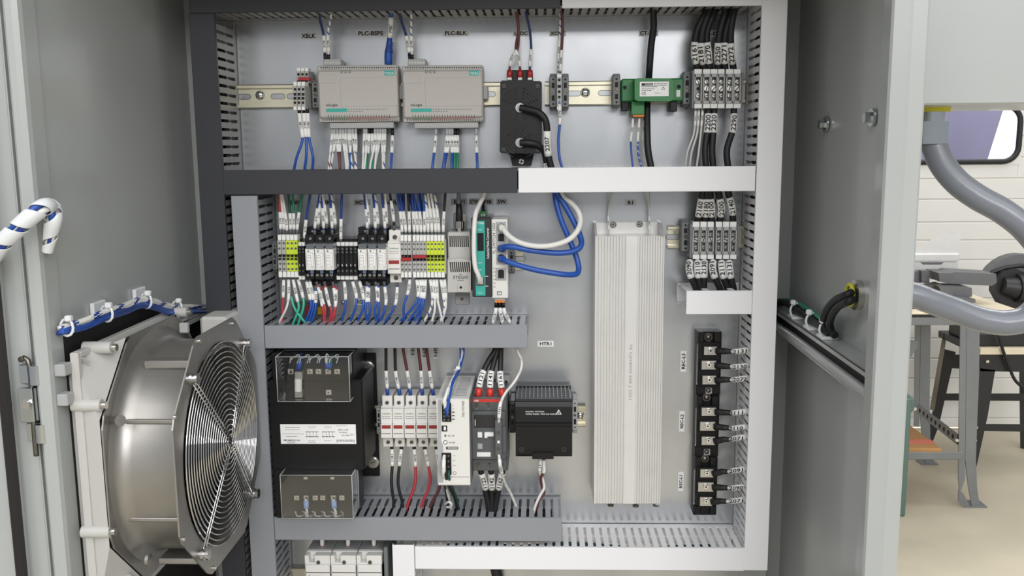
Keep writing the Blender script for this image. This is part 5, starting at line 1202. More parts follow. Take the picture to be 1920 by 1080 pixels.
for i, (x, sx, tx, lab) in enumerate(((896.5, 902, 929, '1121'), (918.5, 920, 933, '1141'), (941.5, 938, 939, '1161'))):
    wire('black cable with red ferrule marked %s, %s of three above the contactor' % (lab, nth(i, 3)), 'cables above the contactor', [(x, 744, 88), (x+(sx-x)*.3, 728, 86), (sx+(1 if i == 0 else 0), 705, 80), ((sx+tx)/2, 678, 70), (tx, 655, 62), (tx+2, 635, 60)], 4.2, 'black_rubber', (.15, .43), lab, ferr=(0, .14, 'red_plastic', 5.2), rs=4.9, name='power_cable', cat='cable', th=5.6, n=10)
for i, (x, sx, xe, lab) in enumerate(((902, 908, 917, '1122'), (921, 922, 922, '1142'), (942, 937, 928, '1162'))):
    wire('black cable marked %s, %s of three below the contactor' % (lab, nth(i, 3)), 'cables below the contactor', [(x, 876, 84), (x, 884, 82), (sx, 906, 74), ((sx+xe)/2, 930, 66), (xe, 955, 64), (xe, 985, 64)], 4.8, 'black_rubber', (.1, .4), lab, rs=5.2, name='power_cable', cat='cable', th=6.4, n=10)
wire('white wire winding down onto the auxiliary block of the contactor', 'thin wires of the contactor', [(935.5, 792, D+14), (936, 778, D+20), (938, 758, D+16), (947, 738, 108), (965, 715, 92), (976, 694, 80), (978, 676, 70), (971, 660, 64), (966, 640, 60)], 2.2, 'wire_white', (.06, .24), '1261', stripe='wire_grey', rs=2.8)
wire('white wire leaving the auxiliary block of the contactor downwards', 'thin wires of the contactor', [(935.5, 852, D+14), (937, 866, D+20), (940, 884, D+10), (948, 908, 90), (958, 926, 72), (968, 950, 60)], 2.2, 'wire_white', (.06, .3), '1271', stripe='wire_grey', rs=2.8)
# --- heater
D = 98
t = thing('panel_heater', 'black panel heater with a gridded top and white warning print', 'heater', (un(1020, 862, D).x, 0, un(1020, 862, D).z))
x0, x1, z0, z1 = rect(966.5, 754, 1073, 858, D)
q = MB(); q.xprism([(12, z0+4), (D-6, z0), (D-1, z0+5), (D, z0+14), (D-1, z0+(z1-z0)*.56), (D+1.5, z0+(z1-z0)*.58), (D+1.5, z0+(z1-z0)*.62), (D-1, z0+(z1-z0)*.64), (D-3, z1-8), (D-6, z1-1), (D-10, z1), (12, z1)], x0, x1); part('heater_body', q, 'black_plastic', t)
q = MB(); nx, nd = 13, 5
for i in range(nx+1):
    x = x0+3+(x1-x0-6)*i/nx; q.box(x-.9, x+.9, 16, D-10, z1-1, z1+3, .2)
for j in range(nd+1):
    d = 16+(D-27)*j/nd; q.box(x0+2, x1-2, d-.9, d+.9, z1-1, z1+3.2, .2)
part('top_grille', q, 'contactor_grey', t, kind='stuff')
q = MB(); q.box(x0-.4, x1+.4, D-14, D-8, z1-6, z1+3, 1); q.box(x0-.4, x1+.4, 12, 17, z1-2, z1+4, .8); part('grille_frame', q, 'soft_black', t)
lettering('Hot Surfaces - Avoid Contact', 1003, 771.5, 3, D-2, 'sleeve_white', t, wpx=36, bold=.012); lettering('Surfaces chaudes - Eviter tout contact', 1014, 776, 3, D-2, 'sleeve_white', t, wpx=58, bold=.012)
q = MB(); q.pprism([(1042, 777), (1047.5, 767.5), (1053, 777)], D-2.5, D-1.7, 0); q.pprism([(1044, 776), (1047.5, 769.5), (1051, 776)], D-2, D-1.6, 1); q.pbox(1047, 771.5, 1048, 775.2, D-1.7, D-1.5, 0); part('warning_mark', q, ['sleeve_white', 'black_plastic'], t)
for px in (978, 1057.5):
    q = MB(); q.pdisc(px, 843, 5, D-1, D+.3, 16); q.pdisc(px, 843, 3, D+.3, D+.4, 6, 1); part('cover_screw', q, ['soft_black', 'hole_black'], t)
q = MB(); q.pprism([(1000, 849), (1036, 849), (1038, 852), (1038, 861), (998, 861), (998, 852)], D-10, D+1.5); part('bottom_lug', q, 'black_plastic', t)
clamp(961, 782, 'black end clamp left of the heater', 11, 60, 60, 'soft_black')
clamp(1078, 779, 'light grey end clamp right of the heater', 10, 66, 40, 'light_grey_plastic')
wire('white wire twisted with a brown one under the heater', 'wires under the heater', [(1013, 856, 60), (1013, 870, 60), (1012, 884, 58), (1018, 900, 56), (1020, 915, 56), (1012, 930, 58), (1004, 948, 60), (1000, 965, 60)], 2.3, 'wire_white', (.05, .25), '11', rs=2.8)
wire('brown wire twisted with a white one under the heater', 'wires under the heater', [(1020, 856, 58), (1020, 870, 58), (1020, 884, 62), (1014, 897, 60), (1017, 915, 52), (1020, 925, 50), (1010, 940, 56), (1004, 965, 56)], 2.2, 'wire_dark_red', (.05, .25), None, rs=2.8)
wire('bare white end of a cable lying on the slotted duct below the power supply', 'wires under the heater', [(835, 945, 70), (841, 941, 80), (846, 944, 82), (845, 950, 78), (838, 951, 72)], 2, 'wire_white')
# ================================================================ bottom breaker row
rail('zinc rail of the bottom breaker row', 545, 770, 650, 1085, (), ())
for i in range(3):
    D = 84; x = 572+i*48.5
    t = thing('circuit_breaker', 'white fused breaker pole, %s of three at the bottom edge' % nth(i, 3), 'circuit breaker', (un(x+24, 1130, D).x, 0, un(x+24, 1130, D).z), 'three breaker poles at the bottom')
    x0, x1, z0, z1 = rect(x, 1042, x+48, 1120, D)
    q = MB(); q.box(x0+.3, x1-.3, 10, D, z0, z1-12, 1); q.box(x0+.3, x0+7, 40, D, z1-14, z1, .8); q.box(x0+16, x1-.3, 40, D, z1-14, z1, .8); q.box(x0+.3, x1-.3, 10, D-14, z1-14, z1+1, .8)
    q.box(x0+2, x1-.3, 20, D+5, z0, z1-14, 1.5); part('breaker_body', q, 'white_plastic', t)
    q = MB(); q.box(x0+1, x1-1, 12, D-16, z1, z1+3, 1); part('top_cap', q, 'light_grey_plastic', t)
    screws(t, [(x+24.5, 1055, 4.2)], D, 'dark_steel')
    q = MB(); q.pbox(x+2, 1073, x+46, 1074.5, D+4.8, D+5.2, 0); part('front_line', q, 'contactor_grey', t)
    if i == 0: lettering('Bussmann', x+20, 1080.5, 5, D+5, 'contactor_grey', t, wpx=28)
    wire('white-sleeved wire with red ferrule, %s of three above the bottom breakers' % nth(i, 3), 'wires above the bottom breakers', [(x+32, 1034, 50), (x+32, 1024, 52), (x+32, 1010, 54), (x+32, 990, 54)], 2.6, 'wire_white', (.25, .95), None, ferr=(0, .3, 'pin_red', 4.4), rs=3.6)
q = MB(); q.pbox(720, 1026, 728, 1110, 10, 80, 1); solo('end_cover', q, 'clamp_grey', 'grey side plate closing the bottom breakers', 'end plate')
wire('black cable bundle dropping behind the white bottom duct', 'cables at the bottom edge', [(926, 1000, 20), (926, 1040, 18), (928, 1060, 16), (933, 1085, 16), (936, 1120, 16)], 9, 'black_rubber', name='power_cable', cat='cable')
# ================================================================ filter fan on the left wall
FXF, FXR, FXW = -348, -431, -456            # grille plane, rear steel flange, housing rim
FD, FZ = 259, 351
fan = thing('filter_fan', 'round steel filter fan with wire finger guard on the left wall', 'fan', (-420, -FD, FZ-160))
tp = [unx(x, y, XL+3) for x, y in ((101, 622), (160, 601), (230, 583), (300, 575), (390, 570))]
pf = [(FR-4, -300), (10, -300)]+[(-v.y if k else FR-4, v.z) for k, v in reversed(list(enumerate(tp)))]
lin_bk = MB(); lin_bk.xprism(pf, XL+.3, XL+3)
solo('black_wall_sheet', lin_bk, 'gasket', 'black sheet lining the left wall behind the fan', 'foam sheet')  # black sheet over the wall below the wire bundle
H0 = (82, 416, 156, 509)
q = MB(); d0, d1, z0, z1 = H0
for a in ((d0, d0+8, z0, z1), (d1-8, d1, z0, z1), (d0+7.5, d1-7.5, z0, z0+8), (d0+7.5, d1-7.5, z1-8, z1)): q.box(FXW-8, FXW+2, a[0], a[1], a[2], a[3], 1.2)
q.box(XL+3.2, FXW-8.2, d0+14, d1-14, z0+14, z1-14, 1)
hs = part('filter_housing', q, 'fan_plastic', fan)
q = MB()   # cone from the rim plate to the round opening
OU = [(160, 78), (78, 160), (-78, 160), (-160, 78), (-160, -78), (-78, -160), (78, -160), (160, -78)]
A = [(FXW-4, -(FD-10+a*1.0), FZ-18+b*1.04) for a, b in ((162, 150), (150, 162), (-150, 162), (-162, 150), (-162, -150), (-150, -162), (150, -162), (162, -150))]
Bq = [(FXR-2, -(FD+a), FZ+b) for a, b in OU]; N = 8
q.add(A+Bq, [(k, (k+1) % N, N+(k+1) % N, N+k) for k in range(N)], 0, False); part('housing_funnel', q, 'fan_plastic', hs)
for dz in (95, 156, -60, -142):
    for sd in (1, -1):
        D_ = {95: 154, 156: 118, -60: 156, -142: 114}[dz]*sd+FD
        q = MB(); q.cyl((FXW-10, -D_, FZ+dz), (FXR-1, -D_, FZ+dz), 7.5, n=14); a = part('housing_post', q, 'fan_plastic', hs)
        q = MB(); q.cyl((FXR-1, -D_, FZ+dz), (FXR+5, -D_, FZ+dz), 4.5, n=10); part('post_screw', q, 'screw_metal', a)
q = MB()   # raised inner ridges of the moulding
q.tube([(FXW+1, -(d1-17), FZ+100), (FXW+1, -(d1-17), FZ+125), (FXW+1, -(d1-21), FZ+133), (FXW+1, -(d1-60), FZ+143)], 5.5, 10); q.tube([(FXW+1, -(d1-17), FZ-70), (FXW+1, -(d1-17), FZ-150), (FXW+1, -(d1-21), FZ-160)], 5.5, 10)
q.add([(FXW-2, -(d1-4), FZ+154), (FXW-2, -(d1-44), FZ+112), (FXW+8, -(d1-8), FZ+150), (FXW-2, -(d1-6), FZ+151), (FXW-2, -(d1-46), FZ+110), (FXW+8, -(d1-10), FZ+148)], [(0, 1, 2), (5, 4, 3), (0, 2, 5, 3), (1, 4, 5, 2)])
part('housing_ridge', q, 'fan_plastic', hs, kind='stuff')
for zz in (492, 457):
    q = MB(); q.box(XL+3, XL+16, d1, FR+4, zz-7, zz+7, 1.2); part('housing_clip', q, 'light_grey_plastic', hs)
def revolve_x(q, prof, n=48, mi=0):
    """prof: list of (x, r) around the fan axis"""
    vs = []
    for x, r in prof:
        for k in range(n):
            t_ = 2*math.pi*k/n; vs.append((x, -(FD+r*math.cos(t_)), FZ+r*math.sin(t_)))
    q.add(vs, [(j*n+k, j*n+(k+1) % n, (j+1)*n+(k+1) % n, (j+1)*n+k) for j in range(len(prof)-1) for k in range(n)], mi, True)
q = MB(); revolve_x(q, [(FXR+1, 156), (FXR+4, 150), (FXR+8, 144), (FXR+14, 140.5), (FXR+22, 139), (FXF-8, 139), (FXF-3, 142), (FXF-1, 147), (FXF-1, 137), (FXF-3, 134), (FXF-10, 132), (FXR+20, 132), (FXR+2, 142)])
part('fan_barrel', q, 'fan_steel', fan)
def octo(r, ch): return [(ch, r), (r, ch), (r, -ch), (ch, -r), (-ch, -r), (-r, -ch), (-r, ch), (-ch, r)]
def ring_plate(q, x0, x1, poly, hole, n=48):
    """flat plate in the plane x, with a round hole"""
    out = []
    for k in range(n):
        t_ = 2*math.pi*k/n; c_, s_ = math.cos(t_), math.sin(t_); best = 1e9
        for i in range(len(poly)):
            (ax, ay), (bx_, by_) = poly[i], poly[(i+1) % len(poly)]
            ex, ey = bx_-ax, by_-ay; den = c_*ey-s_*ex
            if abs(den) < 1e-9: continue
            tt = (ax*ey-ay*ex)/den
            if tt > 0: best = min(best, tt)
        out.append((best*c_, best*s_))
    vs = []
    for x in (x0, x1):
        for k in range(n): vs.append((x, -(FD+out[k][0]), FZ+out[k][1]))
        for k in range(n): vs.append((x, -(FD+hole*math.cos(2*math.pi*k/n)), FZ+hole*math.sin(2*math.pi*k/n)))
    f = []
    for k in range(n):
        j = (k+1) % n
        f += [(k, n+k, n+j, j), (2*n+k, 2*n+j, 3*n+j, 3*n+k), (k, j, 2*n+j, 2*n+k), (n+k, 3*n+k, 3*n+j, n+j)]
    q.add(vs, f)
q = MB(); ring_plate(q, FXF-2, FXF, octo(158, 72), 136, 64); fpz = part('front_flange', q, 'fan_steel', fan)
q = MB(); ring_plate(q, FXR-1, FXR+1, octo(160, 76), 142, 64); part('rear_flange', q, 'fan_steel', fan)
for zz in (66, -56, 123, -137):
    q = MB(); D_ = FD+math.sqrt(max(0, 139.0**2-zz**2)) if abs(zz) < 130 else FD+40
    if abs(zz) < 100: q.box(FXR+8, FXF-2, D_-3, D_+4, FZ+zz-2.5, FZ+zz+2.5, 1)
    else: q.box(FXR+16, FXF-6, FD-55, FD+75, FZ+zz-4, FZ+zz+(6 if zz > 0 else 4), 2)
    part('barrel_seam', q, 'fan_steel', fan)
for dd, dz in ((98, 109), (-98, 109), (-98, -109), (98, -109)):
    q = MB(); D_, z_ = FD+dd*1.04, FZ+dz*1.04
    q.cyl((FXF, -D_, z_), (FXF+9, -D_, z_), 5.5, n=16); q.cyl((FXF+3, -D_, z_), (FXF+6, -D_, z_), 7.5, n=16); q.cyl((FXF+9, -D_, z_), (FXF+12, -D_, z_), 7, n=16)
    part('guard_bolt', q, 'steel', fan)
for dd, dz in ((64, 152), (-62, 150), (152, 80), (150, -72), (60, -152)):
    q = MB(); q.cyl((FXF, -(FD+dd), FZ+dz), (FXF+3, -(FD+dd), FZ+dz), 3, n=10); part('flange_screw', q, 'screw_metal', fpz)
q = MB(); q.cyl((FXR+4, -(FD+137), FZ+72), (FXR+16, -(FD+146), FZ+74), 5, 7, n=12); q.cyl((FXR+14, -(FD+100), FZ-122), (FXR+18, -(FD+100), FZ-122), 8, n=10); part('barrel_lug', q, 'fan_steel', fan, kind='stuff')
guard = part('finger_guard', (lambda q: ([q.tube([(FXF+10-.06*(r-8)*.9, -(FD+r*math.cos(2*math.pi*k/56)), FZ+r*math.sin(2*math.pi*k/56)) for k in range(56)], 1.25, 6, closed=True) for r in range(9, 136, 7)], q)[1])(MB()), 'chrome', fan)
for dd, dz in ((98, 109), (-98, 109), (-98, -109), (98, -109)):
    q = MB(); L_ = math.hypot(dd, dz); u_, v_ = dd/L_, dz/L_
    for s_ in (-3.5, 3.5): q.tube([(FXF+11.8-.054*(r-8), -(FD+u_*r-v_*s_), FZ+v_*r+u_*s_) for r in (6, 50, 100, L_*1.02)], 1.25, 6)
    part('guard_spoke', q, 'chrome', guard)
q = MB(); q.cyl((FXR+4, -FD, FZ), (FXF-10, -FD, FZ), 62, n=32); hub = part('motor_hub', q, 'black_plastic', fan)
for k in range(7):
    t0_ = 2*math.pi*k/7; q = MB(); vs = []
    for r, tw, w_ in ((58, .55, .42), (95, .4, .36), (129, .3, .32)):
        for e in (-1, 1):
            t_ = t0_+e*w_+(r-58)*.004; xx = (FXR+FXF)/2-4+e*26*tw*1.4
            vs.append((xx, -(FD+r*math.cos(t_)), FZ+r*math.sin(t_)))
    q.add(vs, [(0, 1, 3, 2), (2, 3, 5, 4)], 0, True); q.add([(a-2.2, b, c) for a, b, c in vs], [(2, 3, 1, 0), (4, 5, 3, 2)], 0, True)
    part('fan_blade', q, 'soft_black', hub)
q = MB(); q.cyl((FXR-3, -FD, FZ), (FXR-1, -FD, FZ), 140, n=40); part('dark_back_disc', q, 'gasket', fan)  # solid black disc stands in for the dark fan interior
q = MB(); p = unx(374, 617, -392); q.box(-412, -372, 60, 150, p.z-26, p.z+7, 4); part('junction_cover', q, 'fan_plastic', fan)
q = MB(); q.box(-420, -408, 196, 204, FZ+138, FZ+152, 1); part('side_bracket', q, 'light_grey_plastic', fan)
# ---- wires tied along the left rail
BX = -452
base = [(96, 626), (115, 618), (157, 607), (200, 589), (237, 577), (265, 566), (290, 570), (315, 578), (340, 579), (396, 578), (430, 578)]
for i in range(8):
    wht = i < 4; off = (-9+i*2.2) if wht else (2+(i-4)*3)
    P = [unx(x, y+off*(.8 if 150 < x < 330 else .6), (-470 if x < 110 else -466 if x < 130 else -460 if x < 200 else BX)+random.uniform(-3, 3)) for x, y in base]
    P = [Vector((v.x, max(v.y, -FR+8), v.z)) for v in P]
    q = MB(); q.tube(spline(spline(P, 4), 2), 2.6, 8, stripe=(1, 1, 2) if wht else None)
    solo('wire', q, ['wire_white', 'wire_navy'] if wht else ['wire_blue' if i % 2 else 'wire_navy'], '%s wire, %s from the top of the bundle tied along the left rail' % ('white blue-striped' if wht else 'blue', ORD[i]), 'wire', 'bundle tied along the left rail')
for i, (x, y) in enumerate(((117, 617), (200, 588), (274, 564), (332, 577))):
    q = MB(); c = unx(x, y, -464 if x < 150 else BX)
    if c.y < -FR+12: c.y = -FR+12
    q.tube([c+Vector((7.5*math.cos(a*.524), 0, 10*math.sin(a*.524))) for a in range(12)], 1.7, 6, closed=True); q.box(c.x-1, c.x+7, -c.y-4, -c.y+4, c.z+7, c.z+14, 1.5)
    solo('cable_tie', q, 'nylon', 'white cable tie, %s of four along the bundle on the left wall' % nth(i, 4), 'cable tie', 'cable ties on the left bundle')
for i, (x, y) in enumerate(((181, 583), (258, 556), (331, 590))):
    q = MB(); c = unx(x, y, XL+1 if i < 2 else -455)
    if i < 2: q.box(XL+.5, XL+6, -c.y-16, -c.y+16, c.z-10, c.z+12, 1)
    else: q.box(-474, -446, -c.y-14, -c.y+14, ZRAIL[-1]+.2, ZRAIL[-1]+4, 1)
    solo('tie_mount', q, 'nylon', 'white adhesive tie mount, %s of three on the left wall' % nth(i, 3), 'tie mount', 'tie mounts on the left wall')
# ---- spiral wrapped loom crossing to the door
pts = [un(-40, 520, FR+40), un(0, 462, FR+44), un(30, 431, FR+44), un(62, 402, FR+40), un(84, 388, FR+28), un(97, 391, FR+2), unx(100, 408, -452), unx(95, 440, -458), unx(89, 472, -465)]
P = spline(spline(pts, 5), 3); loom = thing('wire_loom', 'wire loom in white spiral wrap crossing the left cabinet edge', 'cable', P[20])
for dx, dz, m in ((0, 4.5, 'wire_blue'), (3.5, -2, 'wire_white'), (-3.5, -2, 'wire_white'), (0, -5, 'wire_navy')):
    q = MB(); K_ = [min(1, .45+.55*(len(P)-1-i)/(len(P)*.2)) for i in range(len(P))]; q.tube([v+Vector((dx, -abs(dz)*.3, dz))*k_ for v, k_ in zip(P, K_)], [3.6*k_ for k_ in K_], 8); part('loom_wire', q, m, loom)
q = MB(); n = 18; R_ = 9.6; P2 = spline(P, 3)
tt = [(P2[min(i+1, len(P2)-1)]-P2[max(i-1, 0)]).normalized() for i in range(len(P2))]; u = tt[0].orthogonal(); vs = []; f = []; acc = 0
for i in range(len(P2)):
    if i: acc += (P2[i]-P2[i-1]).length
    u = (u-tt[i]*u.dot(tt[i])).normalized(); v = tt[i].cross(u); e_ = (len(P2)-1-i)/(len(P2)*.25); rr = R_*min(1, .6+.4*e_)
    for k in range(n+1):
        a = 2*math.pi*(acc/27.0+.76*k/n); vs.append(P2[i]+rr*(math.cos(a)*u+math.sin(a)*v))
for i in range(len(P2)-1):
    for k in range(n): f.append((i*(n+1)+k, i*(n+1)+k+1, (i+1)*(n+1)+k+1, (i+1)*(n+1)+k))
q.add(vs, f, 0, True); o = part('spiral_wrap', q, 'nylon', loom)
sd = o.modifiers.new('thick', 'SOLIDIFY'); sd.thickness = .0012

# ================================================================ right wall: cable entry
ent = unx(1613, 553, XR); ED, EZ = -ent.y, ent.z
t = thing('cable_gland', 'steel conduit gland with a yellow ring through the right wall', 'gland', (XR-10, -ED, EZ-24))
q = MB(); q.cyl((XR, -ED, EZ), (XR-8, -ED, EZ), 19, n=24); part('lock_nut', q, 'zinc', t)
q = MB()
for k in range(20):
    a = 2*math.pi*k/20
q.tube([(XR-13, -(ED+13*math.cos(2*math.pi*k/24)), EZ+13*math.sin(2*math.pi*k/24)) for k in range(24)], 2.6, 8, closed=True); part('yellow_bushing', q, 'yellow', t)
q = MB(); q.cyl((XR+2.2, -ED, EZ), (XR+26, -ED, EZ), 22, n=8, smooth=False); part('outer_hub', q, 'zinc', t)
for i in range(2):
    a = Vector((XR+6, -ED, EZ+4-8*i))
    P = [a, a+Vector((-14, 0, 0))]+[unx(x, y, xx) for x, y, xx in (((1590, 552, 462), (1566, 563, 458), (1550, 582, 458), (1544, 602, 460), (1548, 619, 464), (1556, 628, 466)), ((1594, 564, 462), (1574, 573, 460), (1561, 589, 461), (1556, 606, 464), (1559, 621, 468), (1566, 629, 470)))[i]]
    q = MB(); q.tube(spline(P, 6), 5, 12); solo('power_cable', q, 'black_rubber', 'thick black cable bending from the yellow gland, %s one' % ('outer', 'inner')[i], 'cable', 'black cables at the right wall gland')
P = [unx(1452, 566, 462), unx(1475, 569, 464), unx(1500, 584, 466), unx(1530, 604, 466), unx(1548, 618, 468), unx(1558, 627, 470)]
q = MB(); q.tube(spline(P, 5), 5.6, 10); solo('power_cable', q, 'black_rubber', 'black cable lying along the rail on the right wall', 'cable')
P = [unx(1460, 563, 466), unx(1478, 563, 468), unx(1500, 570, 468), unx(1520, 583, 468), unx(1540, 598, 466), unx(1552, 606, 464)]
q = MB(); q.tube(spline(P, 5), 3, 8); solo('wire', q, 'wire_green', 'green wire running over the black cable on the right rail', 'wire')
for i, (x, y, x2, y2) in enumerate(((1488, 582, 1496, 564), (1518, 600, 1531, 582), (1543, 623, 1556, 612))):
    c = unx(x, y, 460); z0 = ZRAIL[1]+.2
    q = MB(); q.box(455, 476, -c.y-13, -c.y+13, z0, z0+4.5, .8); t = solo('tie_mount', q, 'nylon', 'white tie mount on the right rail, %s of three' % ('rear', 'middle', 'front')[i], 'tie mount', 'tie mounts on the right rail')
    q = MB(); cc = Vector((464, c.y, z0+10)); q.tube([cc+Vector((9*math.cos(a*.524), 0, 11*math.sin(a*.524)+2)) for a in range(12)], 1.7, 6, closed=True); q.box(455, 463, -c.y-5, -c.y+5, z0+20, z0+28, 2)
    solo('cable_tie', q, 'nylon', 'white cable tie on the right rail, %s of three' % ('rear', 'middle', 'front')[i], 'cable tie', 'cable ties on the right rail')
# ================================================================ outside right: box and conduit
BD = 330
bx0, zb = xg+1, un(1815, 196, BD).z
t = thing('junction_box', 'grey steel box on the outside of the cabinet above the conduit', 'box', (bx0+170, -BD+90, zb))
q = MB(); q.box(bx0, bx0+420, 110, BD, zb, zb+460, 2); part('box_body', q, 'enclosure_paint', t)
hx = un(1746, 225, 240).x
q = MB(); q.cyl((hx, -240, zb), (hx, -240, zb-5), 22, n=24); part('yellow_seal', q, 'yellow', t)
q = MB(); q.cyl((hx, -240, zb-5), (hx, -240, zb-17), 17, n=24); q.cyl((hx, -240, zb-17), (hx, -240, zb-45), 22, n=8, smooth=False); part('conduit_hub', q, 'hinge_zinc', t)
P = [Vector((hx, -240, zb-40)), un(1747.5, 262, 241), un(1765, 305, 250), un(1795, 342, 262), un(1835, 371, 272), un(1880, 396, 280), un(1925, 432, 286), un(1962, 485, 288), un(1965, 545, 288), un(1930, 592, 288), un(1890, 605, 286), un(1840, 599, 284), un(1786, 580, 283), un(1742, 564, ED), Vector((XR+60, -ED, EZ+1)), Vector((XR+20, -ED, EZ))]
q = MB(); q.tube(spline(P, 9), 16, 18); cd = solo('flexible_conduit', q, 'conduit_grey', 'grey flexible conduit looping from the box into the cabinet side', 'conduit')
# ================================================================ workshop behind
mat('bench_steel', '7f8285', .4, .4, noise=.08, nscale=8)
mat('tool_grey', '6f7073', .45, .5, noise=.06, nscale=12)
mat('black_steel', '232325', .45, noise=.1, nscale=10)
mat('plywood', 'e6dabf', .6, noise=.08, nscale=14, stretch=(1, 6, 1))
mat('plywood_shelf', 'b88a55', .6, noise=.1, nscale=14, stretch=(1, 6, 1))
mat('faded_red', 'dd7a68', .7)
mat('canister_green', '58716a', .5)
mat('bolt_dust', '8a7a66', .6)
WDp = -2250
def wp(x, y, D=WDp): return un(x, y, D)
t = thing('workbench', 'grey steel workbench with light plywood top and lower shelf', 'workbench', (wp(1775, 960).x, -WDp, FL))
ztop = wp(1850, 584).z
xl, xr = wp(1560, 590).x, wp(1838, 590).x
q = MB()
for sx, wsh in ((0, 0),):
    P = [(1813, 612), (1837, 612), (1836, 700), (1832, 800), (1830, 860), (1832, 915), (1838, 955), (1824, 957), (1816, 915), (1810, 860), (1811, 800)]
    q.pprism(P, WDp-6, WDp)
    P = [(1801, 612), (1813, 612), (1811, 800), (1809, 900), (1800, 925), (1797, 900), (1798, 800)]
    q.pprism(P, WDp-8, WDp-2)
f1 = part('leg', q, 'bench_steel', t)
q = MB(); a = wp(1831, 958); q.box(a.x-34, a.x+42, WDp-70, WDp+5, FL, FL+6, 1); part('foot_plate', q, 'bench_steel', f1)
q = MB(); P = [(1798, 918), (1806, 925), (1822, 955), (1815, 957), (1797, 940)]; q.pprism(P, WDp-3, WDp+3); part('foot_gusset', q, 'bench_steel', f1)
WR = WDp-520
q = MB(); q.pprism([(1727, 605), (1745, 605), (1743, 760), (1745, 840), (1750, 882), (1738, 884), (1730, 840), (1724, 760)], WR-6, WR); q.pprism([(1716, 605), (1727, 605), (1724, 800), (1714, 800)], WR-8, WR-2); f2 = part('leg', q, 'bench_steel', t)
q = MB(); a = un(1742, 884, WR); q.box(a.x-40, a.x+40, WR-60, WR+5, FL, FL+6, 1); part('foot_plate', q, 'bench_steel', f2)
q = MB(); q.box(xl, wp(1812, 600).x, WDp-8, WDp, wp(1750, 610).z, wp(1750, 595).z, 2); part('front_rail', q, 'bench_steel', t)
q = MB(); q.box(xl, xr+170, WDp-560, WDp+15, ztop-9, ztop, 1.5); part('bench_top', q, 'plywood', t)
q = MB(); q.box(xl, xr+160, WDp-540, WDp-4, ztop-30, ztop-9.5, 1); part('under_top_gap', q, 'black_steel', t)  # black box drawn for the dark gap under the plywood top
q = MB(); P0, P1 = un(1722, 766, WR+20), wp(1797, 824)
dvec = (P1-P0); 
q.add([P0+Vector((0, 0, 22)), P1+Vector((0, 0, 22)), P1+Vector((0, 0, -22)), P0+Vector((0, 0, -22)), P0+Vector((-5, 0, 22)), P1+Vector((-5, 0, 22)), P1+Vector((-5, 0, -22)), P0+Vector((-5, 0, -22))], [(0, 1, 2, 3), (7, 6, 5, 4), (0, 4, 5, 1), (3, 2, 6, 7)])
b = part('side_brace', q, 'bench_steel', t)
q = MB()
for k in range(9):
    c = P0.lerp(P1, (k+.7)/9.6); q.cyl(c+Vector((-6, 0, 0)), c+Vector((.8, 0, 0)), 10, n=10)
part('brace_hole', q, 'hole_black', b, kind='stuff')
zs = wp(1750, 848).z
q = MB(); q.box(xl, wp(1806, 855).x, WDp-6, WDp, wp(1750, 862).z, zs, 2); part('shelf_rail', q, 'bench_steel', t)
q = MB(); q.box(xl, wp(1766, 848).x, WDp-500, WDp-8, zs-4, zs+14, 2); sh = part('shelf_board', q, 'plywood_shelf', t)
q = MB(); a = wp(1722, 842, WDp-90); q.box(a.x-75, a.x+62, WDp-125, WDp-70, zs+14, zs+15); part('red_paint', q, 'faded_red', sh)
def bolts(parent, lst, D):
    for x, y in lst:
        q = MB(); q.pdisc(x, y, 3.2, D-2, D+6, 8); part('bolt', q, 'zinc', parent)
bolts(t, ((1795, 826), (1716, 767)), WDp+2)
# mitre saw base and fences on the bench
def blk(name, label, cat, boxes, m):
    q = MB()
    for b in boxes: q.box(*b)
    return solo(name, q, m, label, cat)
def pz(px0, py0, px1, py1, D0, D1, c=3):
    a = rect(px0, py0, px1, py1, D1); return (a[0], a[1], D0, D1, a[2], a[3], c)
t = thing('mitre_saw', 'grey mitre saw with aluminium fence plate standing on the workbench', 'saw', (wp(1760, 560).x, -WDp+250, ztop))
q = MB(); q.pprism([(1690, 466), (1728, 464), (1759, 439), (1801, 438), (1799, 476), (1690, 476)], WDp-330, WDp-324); part('fence_plate', q, 'aluminium', t)
q = MB(); q.box(*pz(1690, 476, 1799, 490, WDp-335, WDp-310)); q.box(*pz(1690, 491, 1796, 508, WDp-335, WDp-318)); part('fence_base', q, 'aluminium', t)
q = MB(); q.pprism([(1726, 492), (1770, 492), (1764, 496), (1732, 496)], WDp-317, WDp-315); part('fence_recess', q, 'tool_grey', t)
def wedge(poly_top, poly_front, D0, D1, nm, m='tool_grey'):
    q = MB(); q.pprism(poly_front, D0, D1); part(nm, q, m, t)
wedge(None, [(1760, 512), (1784, 512), (1790, 510), (1868, 514), (1869, 530), (1860, 536), (1780, 532), (1762, 528)], WDp-280, WDp-150, 'table_casting')
wedge(None, [(1760, 537), (1822, 540), (1823, 556), (1790, 562), (1770, 560)], WDp-200, WDp-90, 'table_casting')
wedge(None, [(1791, 558), (1800, 558), (1829, 561), (1829, 568), (1795, 569), (1791, 566)], WDp-120, WDp-50, 'clamp_foot')
wedge(None, [(1728, 508), (1742, 508), (1743, 532), (1728, 530)], WDp-260, WDp-220, 'post')
wedge(None, [(1690, 512), (1726, 508), (1727, 530), (1690, 530)], WDp-280, WDp-240, 'post')
q = MB(); q.pprism([(1690, 522), (1733, 534), (1734, 539), (1690, 529)], WDp-150, WDp-130); part('orange_strip', q, 'orange', t)
q = MB(); q.pprism([(1722, 540), (1764, 532), (1776, 546), (1770, 558), (1735, 546)], WDp-190, WDp-130); part('lever_block', q, 'dark_steel', t)
